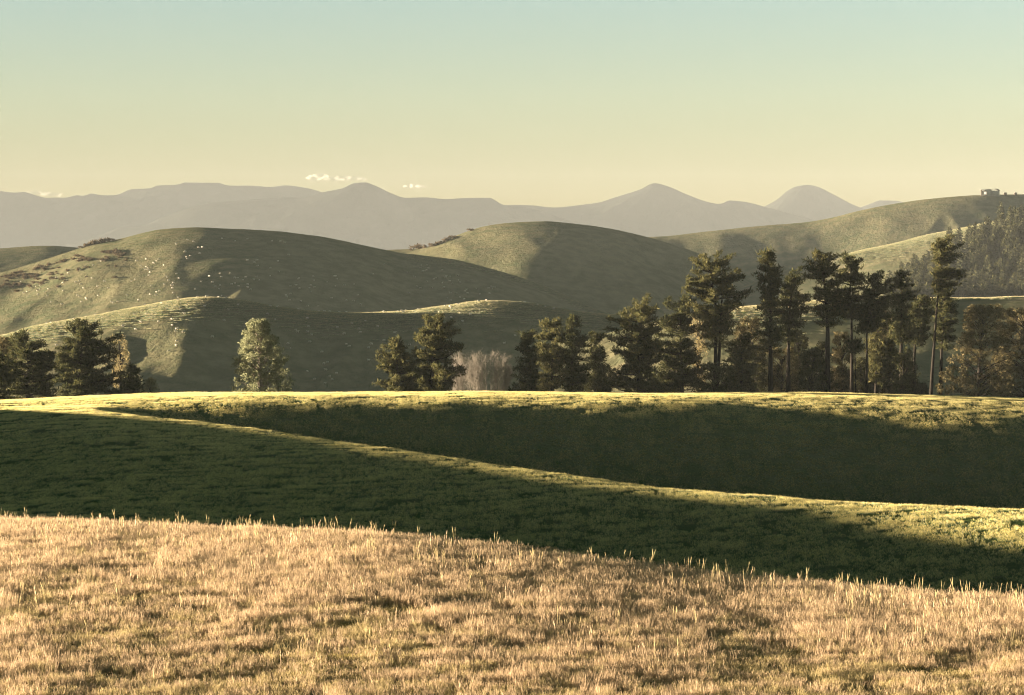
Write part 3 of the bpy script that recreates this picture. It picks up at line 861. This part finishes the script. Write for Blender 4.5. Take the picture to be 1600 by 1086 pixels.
tree('pine', 'pine_tree', 'tall slim pine with a flagged top, left of a close pair', 1204, 640, [(397, 1197, 1210), (404, 1187, 1212), (414, 1190, 1212), (425, 1188, 1216), (437, 1188, 1222), (450, 1190, 1224), (468, 1187, 1218), (482, 1186, 1222), (500, 1192, 1222), (520, 1186, 1216), (545, 1190, 1222)], 374, bare=10, gaps=0.16)
tree('pine', 'pine_tree', 'shorter pine with a tiny tuft on its tip, right of a close pair', 1232, 640, [(432, 1239, 1244), (440, 1229, 1249), (450, 1223, 1256), (462, 1219, 1260), (478, 1222, 1256), (490, 1216, 1254), (505, 1222, 1252), (530, 1218, 1250)], 377, mat=M_PINE_DARK, bare=8)
tree('pine', 'pine_tree', 'small understorey pine at the foot of the tall slim pine', 1158, 640, [(530, 1146, 1176), (540, 1140, 1184), (560, 1142, 1180), (590, 1138, 1182), (616, 1136, 1186)], 376)
bush('bush', 'olive leafy bush between the trunks of the close pair', 1222, [(545, 1196, 1238), (565, 1190, 1252), (590, 1192, 1256), (620, 1192, 1256)], 392, M_OLIVE, dens=0.9)
bush('bush', 'black-green bush left of the thick bare trunk', 1268, [(545, 1256, 1276), (560, 1250, 1284), (585, 1250, 1290), (622, 1250, 1292)], 372, M_PINE_DARK, dens=1.1)
tree('pine', 'pine_tree', 'tall pine with a thick bare trunk and a dense high crown', 1293, 640, [(402, 1270, 1299), (410, 1266, 1302), (425, 1259, 1305), (440, 1261, 1310), (460, 1262, 1312), (478, 1268, 1314), (495, 1276, 1318), (512, 1280, 1308)], 374, trunk_r=0.62, dens=1.15, bare=6)
tree('pine', 'pine_tree', 'pine with two pointed tips and a straight bare trunk right of the thick-trunked pine', 1331, 640, [(409, 1316, 1320), (414, 1308, 1350), (424, 1304, 1354), (440, 1301, 1350), (460, 1302, 1346), (480, 1300, 1350), (500, 1312, 1350)], 376, trunk_r=0.38, dens=1.15, mat=M_PINE_DARK, bare=6)
bush('bush', 'olive bush behind the straight bare trunk', 1316, [(520, 1304, 1326), (545, 1298, 1336), (580, 1296, 1340), (622, 1296, 1340)], 396, M_OLIVE)
tree('pine', 'pine_tree', 'small dark rounded pine between two bare trunks', 1337, 640, [(535, 1326, 1346), (543, 1324, 1348), (552, 1327, 1346)], 371, mat=M_PINE_DARK, trunk_r=0.14)
tree('pine', 'pine_tree', 'pine with a solid slanting dark crown, left of a touching pair', 1354, 640, [(437, 1372, 1393), (444, 1358, 1395), (460, 1352, 1397), (480, 1350, 1394), (500, 1344, 1384), (520, 1340, 1366)], 373, mat=M_PINE_DARK, dens=1.4, gaps=0.03, trunk_r=0.3)
tree('pine', 'pine_tree', 'thin-stemmed pine almost hidden under the solid slanting crown', 1369, 640, [(495, 1364, 1388), (510, 1358, 1392), (540, 1356, 1394), (570, 1358, 1392), (600, 1362, 1388)], 383, bare=4)
tree('pine', 'pine_tree', 'pine with a rounded tuft held to the right, right of a touching pair', 1408, 640, [(426, 1402, 1420), (434, 1400, 1420), (444, 1396, 1419), (456, 1398, 1426), (466, 1400, 1429), (478, 1396, 1424), (492, 1400, 1420), (510, 1396, 1424), (535, 1394, 1426)], 375, mat=M_PINE_DARK, bare=6)
tree('pine', 'pine_tree', 'low leaning pine with flat shelves of needles, left of the tallest lone pine', 1428, 640, [(464, 1450, 1456), (474, 1430, 1455), (490, 1416, 1457), (505, 1418, 1452), (520, 1415, 1455), (540, 1418, 1448)], 379, mat=M_PINE_DARK, gaps=0.3, bare=5)
bush('bush', 'dark shrub at the foot of the pine with the rounded tuft', 1412, [(545, 1398, 1424), (565, 1394, 1428), (595, 1396, 1430), (622, 1394, 1430)], 372, M_PINE_DARK)
bush('bush', 'sunlit olive bush behind the touching pair of pines', 1378, [(485, 1368, 1392), (515, 1360, 1400), (560, 1358, 1402), (620, 1358, 1402)], 398, M_OLIVE)
tree('pine', 'pine_tree', 'tallest pine of all, slender bare trunk and flag-shaped top swept right', 1455, 640, [(379, 1460, 1484), (388, 1456, 1488), (398, 1456, 1497), (408, 1462, 1498), (418, 1464, 1490), (430, 1461, 1504), (442, 1463, 1500), (455, 1466, 1486)], 375, trunk_r=0.36, bare=7, lean=0.02, gaps=0.1)
tree('pine', 'pine_tree', 'dark pine tucked behind the bare trunk of the tallest pine', 1470, 640, [(456, 1464, 1482), (468, 1458, 1490), (482, 1460, 1494), (496, 1460, 1494), (505, 1462, 1510), (520, 1460, 1494), (545, 1462, 1488)], 384, mat=M_PINE_DARK, bare=5)
# --- understorey between the trunks
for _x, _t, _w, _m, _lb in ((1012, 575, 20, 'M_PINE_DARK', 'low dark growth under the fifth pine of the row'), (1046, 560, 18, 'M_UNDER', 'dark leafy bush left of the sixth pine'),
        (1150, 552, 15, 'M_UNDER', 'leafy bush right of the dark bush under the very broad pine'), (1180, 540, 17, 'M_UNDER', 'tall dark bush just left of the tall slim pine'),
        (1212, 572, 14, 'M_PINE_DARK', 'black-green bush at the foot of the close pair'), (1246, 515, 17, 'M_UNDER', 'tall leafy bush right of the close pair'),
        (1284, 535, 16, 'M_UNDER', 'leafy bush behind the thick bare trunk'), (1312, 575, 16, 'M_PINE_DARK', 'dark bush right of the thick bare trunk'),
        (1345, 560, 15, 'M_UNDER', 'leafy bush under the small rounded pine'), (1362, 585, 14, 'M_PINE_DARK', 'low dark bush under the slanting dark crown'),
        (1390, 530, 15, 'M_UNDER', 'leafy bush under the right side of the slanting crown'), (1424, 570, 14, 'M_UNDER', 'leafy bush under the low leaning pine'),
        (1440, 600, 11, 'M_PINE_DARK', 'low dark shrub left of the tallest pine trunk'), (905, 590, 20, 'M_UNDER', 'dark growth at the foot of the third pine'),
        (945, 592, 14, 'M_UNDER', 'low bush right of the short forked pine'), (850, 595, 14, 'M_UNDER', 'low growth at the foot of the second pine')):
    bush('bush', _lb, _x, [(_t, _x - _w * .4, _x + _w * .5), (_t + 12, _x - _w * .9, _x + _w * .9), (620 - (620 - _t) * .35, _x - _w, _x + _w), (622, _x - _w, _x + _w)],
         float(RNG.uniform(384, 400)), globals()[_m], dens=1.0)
# --- the big round trees at the right edge
tree('gum', 'broadleaf_tree', 'big round brown-leaved tree right of the tallest pine', 1530, 640, [(477, 1520, 1556), (486, 1510, 1572), (500, 1506, 1576), (515, 1508, 1578), (535, 1496, 1580), (555, 1488, 1582), (575, 1478, 1582), (595, 1464, 1582), (622, 1466, 1582)], 374, mat=M_OLIVE, dens=0.95)
tree('gum', 'broadleaf_tree', 'big round brown-leaved tree cut by the right edge of the picture', 1602, 640, [(482, 1570, 1634), (495, 1560, 1645), (520, 1556, 1652), (560, 1552, 1658), (622, 1550, 1660)], 382, mat=M_OLIVE, dens=0.95)

# ------------------------------------------------------------------ placing things on the hills
def hill_hit(key, px, py):
    """where the line of sight through a pixel of the photograph first meets a hill"""
    zf, cd = HILLS[key]
    u, w = pix(px, py); u = float(u); w = float(w)
    d1 = float(cd(np.array([u]))[0]) if hasattr(cd(np.array([u])), '__len__') else float(cd(u))
    ds = np.linspace(d1 - 500, d1 + 15, 700)
    z = zf(np.full_like(ds, u), ds)
    hit = np.nonzero(z >= w * ds)[0]
    i = hit[0] if len(hit) else int(np.argmax(z / ds))
    return np.array([u * ds[i], ds[i], z[i]])

# plantation on the right hill
def conifer_mesh(seed):
    H = 11.0; C, R3 = [], []
    for z in np.arange(1.2, H, 0.75):
        r = 2.9 * (1 - z / H) ** 0.6 + 0.2
        for k in range(max(3, int(r * 4))):
            th = RNG.uniform(0, 6.28); q = RNG.uniform(0.5, 1.0)
            C.append((math.cos(th) * r * q, math.sin(th) * r * q, z + RNG.normal(0, .2) - 0.25 * r * q)); R3.append((.55, .55, .38))
    V, Q = leaf_cloud(np.array(C), np.array(R3), 9, 0.6, up=0.2, narrow=0.6)
    TV, TQ = [], []
    tube(TV, TQ, [(0, 0, -0.5), (0.05, 0, H * .5), (0, 0, H * .97)], [0.20, 0.12, 0.03], 5)
    TV = np.concatenate(TV); TQ = np.concatenate(TQ) + len(V)
    return mesh_np('conifer', np.concatenate([V, TV]), np.concatenate([Q, TQ]), [M_FOREST, M_BARK],
                   midx=np.concatenate([np.zeros(len(Q)), np.ones(len(TQ))]))
def plantation():
    meshes = [conifer_mesh(i) for i in range(6)]
    zf, cd = HILLS['R3']
    top = [(1385, 432), (1400, 424), (1440, 405), (1478, 384), (1484, 372), (1500, 369), (1530, 356), (1545, 347), (1556, 337), (1575, 326), (1600, 318), (1660, 300)]
    tx, ty = np.array(top, float).T
    pts = []
    tries = 0
    while len(pts) < 292 and tries < 40000:
        tries += 1
        px = RNG.uniform(1385, 1640); yt = np.interp(px, tx, ty) + 14
        # even over the slope: pick a sight line and drop it on the hill
        py = RNG.uniform(yt, 478)
        if any((a - px) ** 2 / 1.0 + (b - py) ** 2 * 2.2 < 55 for a, b, _ in pts[-400:]):
            continue
        pts.append((px, py, 0))
    pts.sort(key=lambda p: p[1])
    for i, (px, py, _) in enumerate(pts):
        up = py - np.interp(px, tx, ty)
        wh = ('along the upper edge of the hillside plantation' if up < 30 else 'along the foot of the hillside plantation' if py > 452 else
              'inside the plantation left of the tallest lone pine' if px < 1460 else 'inside the plantation just right of the tallest lone pine' if px < 1530 else 'inside the plantation near the right edge')
        p = hill_hit('R3', px, py)
        o = fin('plantation_conifer', meshes[RNG.integers(0, 6)], loc=p)
        s = RNG.uniform(0.65, 1.35)
        o.scale = (s * RNG.uniform(.9, 1.3), s, s * RNG.uniform(.85, 1.15)); o.rotation_euler = (0, 0, RNG.uniform(0, 6.28))
        tag(o, 'dark conifer ' + wh, 'tree', 'conifers ' + wh)
plantation()

# scrub on the left shoulder of the back hill
def scrub_mesh():
    C = RNG.normal(0, 1, (9, 3)) * (0.8, 0.8, 0.35) + (0, 0, 0.9); R3 = np.tile((0.8, 0.8, 0.6), (9, 1))
    V, Q = leaf_cloud(C, R3, 26, 0.5, up=0.2, narrow=0.6)
    return mesh_np('scrub', V, Q, [M_SCRUB])
SCRUB = [scrub_mesh() for _ in range(4)]
def scrub():
    def put(key, px, py, s, label, group):
        p = hill_hit(key, px, py)
        o = fin('bush', SCRUB[RNG.integers(0, 4)], loc=p); o.scale = (s * RNG.uniform(.9, 1.5), s, s * RNG.uniform(.8, 1.1)); o.rotation_euler = (0, 0, RNG.uniform(0, 6.28))
        tag(o, label, 'bush', group)
    n = 0
    while n < 170:
        px = RNG.uniform(0, 200); yc = np.interp(px, [0, 60, 120, 200], [432, 418, 399, 385])
        py = yc + abs(RNG.normal(0, 14)) + 1
        if fbm(np.array([px / 22.0]), np.array([py / 7.0]), 2, 5)[0] < -0.15: continue
        put('BL', px, py, RNG.uniform(0.4, 1.0), 'brown scrub bush on the back left hill ' + ('near the left edge' if px < 70 else 'midway up its left shoulder' if px < 135 else 'high on its left shoulder'), 'scrub bushes on the back left hill'); n += 1
    for px, s in ((134, 1.3), (139, 1.0), (146, 1.5), (152, 1.1), (160, 1.6), (168, 1.2), (176, 0.9), (128, 0.8)):
        put('BL', px, np.interp(px, [100, 140, 190], [396, 384, 373]), s, 'brown bush on the skyline of the back left hill', 'bushes along the skyline of the back left hill')
    for px, py, s in ((642, 391, 1.0), (652, 388, 1.9), (656, 388, 1.2), (663, 387, 1.2), (676, 384, 1.7), (683, 382, 1.3), (690, 379, 1.2), (697, 376, 1.3), (704, 373, 1.6), (710, 370, 1.0), (736, 360, 1.1)):
        put('R1', px, py + 1, s, 'dark bush on the left skyline of the middle dome', 'bushes on the middle dome')
scrub()

# ------------------------------------------------------------------ sheep
def sheep_meshes():
    out = []
    for grazing in (0, 1):
        # body: a woolly barrel grown as one skin of rings from rump to nose, with four legs
        V, Q = [], []
        xs = np.array([-.62, -.56, -.42, -.2, .05, .28, .44, .52])
        ry = np.array([.04, .20, .28, .31, .30, .27, .20, .12]); rz = np.array([.05, .22, .30, .33, .32, .29, .22, .13]); zc = np.array([.66, .66, .64, .63, .63, .65, .68, .72])
        th = np.linspace(0, 2 * math.pi, 10, endpoint=False)
        ring = np.stack([np.repeat(xs, 10), (ry[:, None] * np.cos(th)).ravel(), (zc[:, None] + rz[:, None] * np.sin(th)).ravel()], 1)
        ring += RNG.normal(0, .012, ring.shape)
        n = 10; m = len(xs)
        i = (np.arange(m - 1)[:, None] * n + np.arange(n)[None]); j = (np.arange(m - 1)[:, None] * n + (np.arange(n) + 1)[None] % n)
        V.append(ring); Q.append(np.stack([i, j, j + n, i + n], -1).reshape(-1, 4))
        nb = len(Q[0])
        tube(V, Q, [(-.60, 0, .72), (-.68, 0, .62), (-.69, 0, .46)], [.05, .045, .03], 5)
        hp = [(.42, 0, .74), (.60, 0, .66), (.70, 0, .36), (.76, 0, .16)] if grazing else [(.42, 0, .78), (.56, 0, .92), (.70, 0, .96), (.86, 0, .86)]
        tube(V, Q, hp, [.16, .13, .09, .045], 7)
        nw = sum(len(q) for q in Q)
        for sx in (-.40, .34):
            for sy in (-.15, .15):
                tube(V, Q, [(sx, sy, .50), (sx + .02, sy, .26), (sx, sy, -.02)], [.085, .05, .035], 5)
        e = hp[2]
        for sy in (-1, 1):
            tube(V, Q, [(e[0] - .03, sy * .07, e[2] + .05), (e[0] - .06, sy * .18, e[2] + .04)], [.035, .015], 4)
        Vc = np.concatenate(V); Qc = np.concatenate(Q)
        mi = np.zeros(len(Qc)); mi[nw:] = 1
        out.append(mesh_np('sheep', Vc, Qc, [M_WOOL, M_SKIN], midx=mi, smooth=True))
    return out
SHEEP = sheep_meshes()
def put_sheep(key, px, py, label, group, s=0.95):
    p = hill_hit(key, px, py)
    o = fin('sheep', SHEEP[int(RNG.uniform() < 0.7)], loc=p)
    k = s * RNG.uniform(0.85, 1.15); o.scale = (k, k, k); o.rotation_euler = (0, 0, RNG.choice([0, math.pi]) + RNG.normal(0, .6))
    tag(o, label, 'sheep', group)
G1 = 'sheep in sunlight on the near hill'
L1 = 'white sheep in low sunlight near the crest of the near hill'
for px, py in ((52, 511), (64, 508), (73, 506), (80, 506), (88, 504), (110, 498), (116, 497), (135, 495), (149, 492), (160, 498), (39, 523), (48, 522), (61, 526), (84, 531), (69, 543),
               (88, 541), (211, 493), (229, 492), (192, 511), (220, 505), (212, 516), (248, 504), (253, 476), (278, 471), (283, 470), (309, 464), (323, 464), (342, 464), (352, 465), (288, 492),
               (422, 480), (433, 481), (466, 484), (498, 486), (507, 487), (515, 487), (530, 487), (541, 488), (600, 486), (622, 485), (628, 485), (635, 485), (654, 484), (696, 480), (703, 481),
               (705, 484), (716, 477), (630, 489), (686, 490), (748, 472), (760, 470), (820, 474), (840, 478), (852, 481), (865, 484)):
    where = ('on the sunlit slope above the left pine clump' if px < 180 else 'on the bright spur right of the left pine clump' if px < 262 else
             'on the bright hilltop left of the lone gum' if px < 380 else 'along the bright saddle right of the lone gum' if px < 570 else
             'on the bright ridge above the lone pair of pines' if px < 730 else 'on the bright crest right of the lone pair of pines')
    put_sheep('NEAR', px, py, 'white sheep ' + where, 'sheep ' + where)
G2 = 'sheep on the shaded face of the near hill'
L2 = 'white sheep grazing on the shaded face of the near hill'
for px, py in ((275, 520), (276, 516), (287, 520), (268, 500), (269, 510), (332, 528), (264, 551), (275, 542), (276, 535), (462, 517), (465, 521), (480, 499), (482, 512), (481, 520), (487, 525),
               (484, 536), (527, 513), (538, 523), (550, 507), (561, 516), (571, 503), (563, 521), (546, 543), (503, 552), (506, 570), (512, 567), (515, 590), (509, 580), (526, 585), (492, 594),
               (519, 595), (508, 602), (480, 582), (576, 565), (580, 540), (450, 539), (454, 546), (617, 522), (619, 527), (600, 534), (735, 493), (705, 498), (723, 504), (720, 491), (788, 539), (805, 526),
               (576, 546), (430, 502), (418, 492), (372, 478), (357, 486), (320, 480), (350, 502), (541, 540), (640, 540), (590, 512)):
    where = ('left of the lone gum' if px < 400 else 'between lone gum and pine pair' if px < 590 else 'by the tops of the pair of pines' if px < 680 else 'right of the pair of pines')
    put_sheep('NEAR', px, py, 'pale sheep on the dark near hill face ' + where, 'shaded sheep ' + where)
G3 = 'sheep scattered over the back left hill'
where_x = lambda px: 'left of its summit' if px < 270 else 'below its summit' if px < 380 else 'right of its summit' if px < 560 else 'on its right shoulder'
L3 = 'tiny pale sheep on the dark slope of the back left hill'
n = 0
while n < 200:
    px = RNG.uniform(5, 800); py = RNG.uniform(372, 480)
    top = np.interp(px, [0, 100, 200, 310, 500, 640, 780, 850], [445, 430, 392, 364, 384, 408, 440, 460]); bot = np.interp(px, [0, 320, 490, 760], [520, 462, 484, 468])
    if not (top < py < bot): continue
    dn = fbm(np.array([px / 60.0]), np.array([py / 30.0]), 2, 9)[0]
    if dn + RNG.uniform(-.4, .6) < 0.05: continue
    where = ('high ' if py < top + 38 else 'low ') + where_x(px)
    _old = 'left of its summit' if px < 270 else 'below its summit' if px < 380 else 'right of its summit' if px < 560 else 'on its low right shoulder'
    put_sheep('BL', px, py, 'tiny pale sheep on the back left hill ' + where, 'sheep on the back left hill ' + where, 1.08); n += 1

# ------------------------------------------------------------------ farm buildings on the right skyline
def boxm(x0, x1, y0, y1, z0, z1):
    V = [(x, y, z) for x in (x0, x1) for y in (y0, y1) for z in (z0, z1)]
    return np.array(V, float), np.array([(0, 1, 3, 2), (4, 6, 7, 5), (0, 4, 5, 1), (2, 3, 7, 6), (0, 2, 6, 4), (1, 5, 7, 3)])
def barrel(x0, x1, y0, y1, z0, rise, n=8, t=0.18):
    """curved roof sheet with thickness"""
    V, Q = [], []
    for k in range(n + 1):
        f = k / n; x = x0 + (x1 - x0) * f; z = z0 + rise * math.sin(math.pi * f) ** 0.8
        for yy in (y0, y1):
            V += [(x, yy, z), (x, yy, z + t)]
    for k in range(n):
        a = 4 * k; b = a + 4
        Q += [(a + 1, a + 3, b + 3, b + 1), (a, b, b + 2, a + 2), (a, a + 1, b + 1, b), (a + 2, b + 2, b + 3, a + 3)]
    Q += [(0, 2, 3, 1), (4 * n, 4 * n + 1, 4 * n + 3, 4 * n + 2)]
    return np.array(V, float), np.array(Q)
def farm():
    S = 2250 / F
    p = hill_hit('R2', 1546, 305.5)
    b = bpy.data.objects.new('barn', None); COL.objects.link(b); b.location = (p[0], p[1] - 4, p[2] - 0.4)
    tag(b, 'grey double-roofed barn on the skyline with an open bay at its left end', 'barn')
    # widths in metres: whole barn about 19 m, eaves 5.5 m
    V, Q = boxm(-6.0, 1.2, 0, 9, -0.6, 6.0); fin('wall', mesh_np('wall', V, Q, [M_CONC]), b)
    V, Q = boxm(1.22, 9.4, -0.3, 9, -0.6, 5.2); fin('wall', mesh_np('wall', V, Q, [M_CONC]), b)
    V, Q = boxm(-9.4, -8.0, 0, 1.2, -0.6, 6.0); fin('post', mesh_np('post', V, Q, [M_WOOD]), b)
    V, Q = boxm(-7.95, -6.05, 1.5, 1.8, -0.6, 5.6); fin('lit_gap', mesh_np('lit_gap', V, Q, [M_GAP_LIGHT]), b)  # white panel painted as the brightness of the open gap
    V, Q = barrel(-9.7, 1.4, -0.4, 9.4, 6.02, 0.7); fin('roof', mesh_np('roof', V, Q, [M_ROOF]), b)
    V, Q = barrel(1.0, 9.8, -0.6, 9.4, 5.3, 1.7); fin('roof', mesh_np('roof', V, Q, [M_ROOF]), b)
    for px, lb in ((1570.5, 'small box-shaped shed on the skyline, next to the grey barn'), (1586.5, 'small box-shaped shed on the skyline, farther from the grey barn')):
        q = hill_hit('R2', px, 304.8)
        s = bpy.data.objects.new('shed', None); COL.objects.link(s); s.location = (q[0], q[1] - 2, q[2] - 0.3)
        tag(s, lb, 'shed', 'small sheds beside the barn')
        V, Q = boxm(-1.3, 1.3, 0, 2.6, -0.5, 2.6); fin('wall', mesh_np('wall', V, Q, [M_WOOD]), s)
        V, Q = boxm(-1.55, 1.55, -0.25, 2.85, 2.603, 2.85); fin('roof', mesh_np('roof', V, Q, [M_ROOF]), s)
    q = hill_hit('R1', 764, 353)
    V, Q = [], []; tube(V, Q, [(0, 0, -0.5), (0, 0, 2.2)], [0.22, 0.18], 6)
    o = fin('post', None, loc=q) if False else None
    me = mesh_np('fence_post', np.concatenate(V), np.concatenate(Q), [M_WOOD])
    o = fin('fence_post', me, loc=q); tag(o, 'single wooden post on the skyline of the middle dome', 'post')
farm()

# ------------------------------------------------------------------ clouds, low over the far range
def clouds():
    m, t = mat_new('cloud')
    lw = N(t, 'ShaderNodeLayerWeight'); lw.inputs[0].default_value = 0.35
    mr = N(t, 'ShaderNodeMapRange'); mr.inputs[1].default_value = 0.0; mr.inputs[2].default_value = 0.9; mr.inputs[3].default_value = 0.22; mr.inputs[4].default_value = 0.0
    t.links.new(lw.outputs['Facing'], mr.inputs[0])
    tr = N(t, 'ShaderNodeBsdfTransparent'); d = N(t, 'ShaderNodeBsdfDiffuse'); d.inputs[0].default_value = (0.8, 0.78, 0.72, 1)
    ms = N(t, 'ShaderNodeMixShader'); t.links.new(mr.outputs[0], ms.inputs[0]); t.links.new(tr.outputs[0], ms.inputs[1]); t.links.new(d.outputs[0], ms.inputs[2])
    o = N(t, 'ShaderNodeOutputMaterial'); t.links.new(ms.outputs[0], o.inputs[0])
    D = 26000.0
    def cloud(lobes, label):
        V, Q = [], []; k = 0
        for (px, py, rx, rz) in lobes:
            u, w = pix(px, py); c = np.array([float(u) * D, D + RNG.normal(0, 60), float(w) * D])
            nu, nv = 20, 12
            th = np.linspace(0, 2 * math.pi, nu, endpoint=False); ph = np.linspace(0.02, math.pi - 0.02, nv)
            T, Pp = np.meshgrid(th, ph)
            n = np.stack([np.sin(Pp) * np.cos(T), np.sin(Pp) * np.sin(T), np.cos(Pp)], -1)
            wob = 1 + 0.22 * fbm(n[..., 0] * 2.3 + px, n[..., 2] * 2.3 + n[..., 1], 3, 3)
            R = np.array([rx, rx, rz]) * D / F
            V.append((c + n * R * wob[..., None]).reshape(-1, 3))
            i = np.arange(nv - 1)[:, None] * nu + np.arange(nu)[None]; j = np.arange(nv - 1)[:, None] * nu + (np.arange(nu)[None] + 1) % nu
            Q.append(np.stack([i, j, j + nu, i + nu], -1).reshape(-1, 4) + k); k += nu * nv
        o = fin('cloud', mesh_np('cloud', np.concatenate(V), np.concatenate(Q), [m], smooth=True))
        tag(o, label, 'cloud')
    cloud([(492, 278, 14, 4.5), (503, 275, 12, 4), (520, 279, 18, 4), (537, 279, 14, 4), (553, 279, 14, 4), (565, 280, 8, 3)], 'long thin pale cloud just above the far peak left of centre')
    cloud([(638, 291, 9, 3.2), (648, 290, 10, 4), (657, 292, 8, 3)], 'tiny pale cloud right of the far peak left of centre')
    cloud([(60, 302, 20, 4), (80, 304, 16, 4)], 'faint low cloud behind the far range at the left')
clouds()
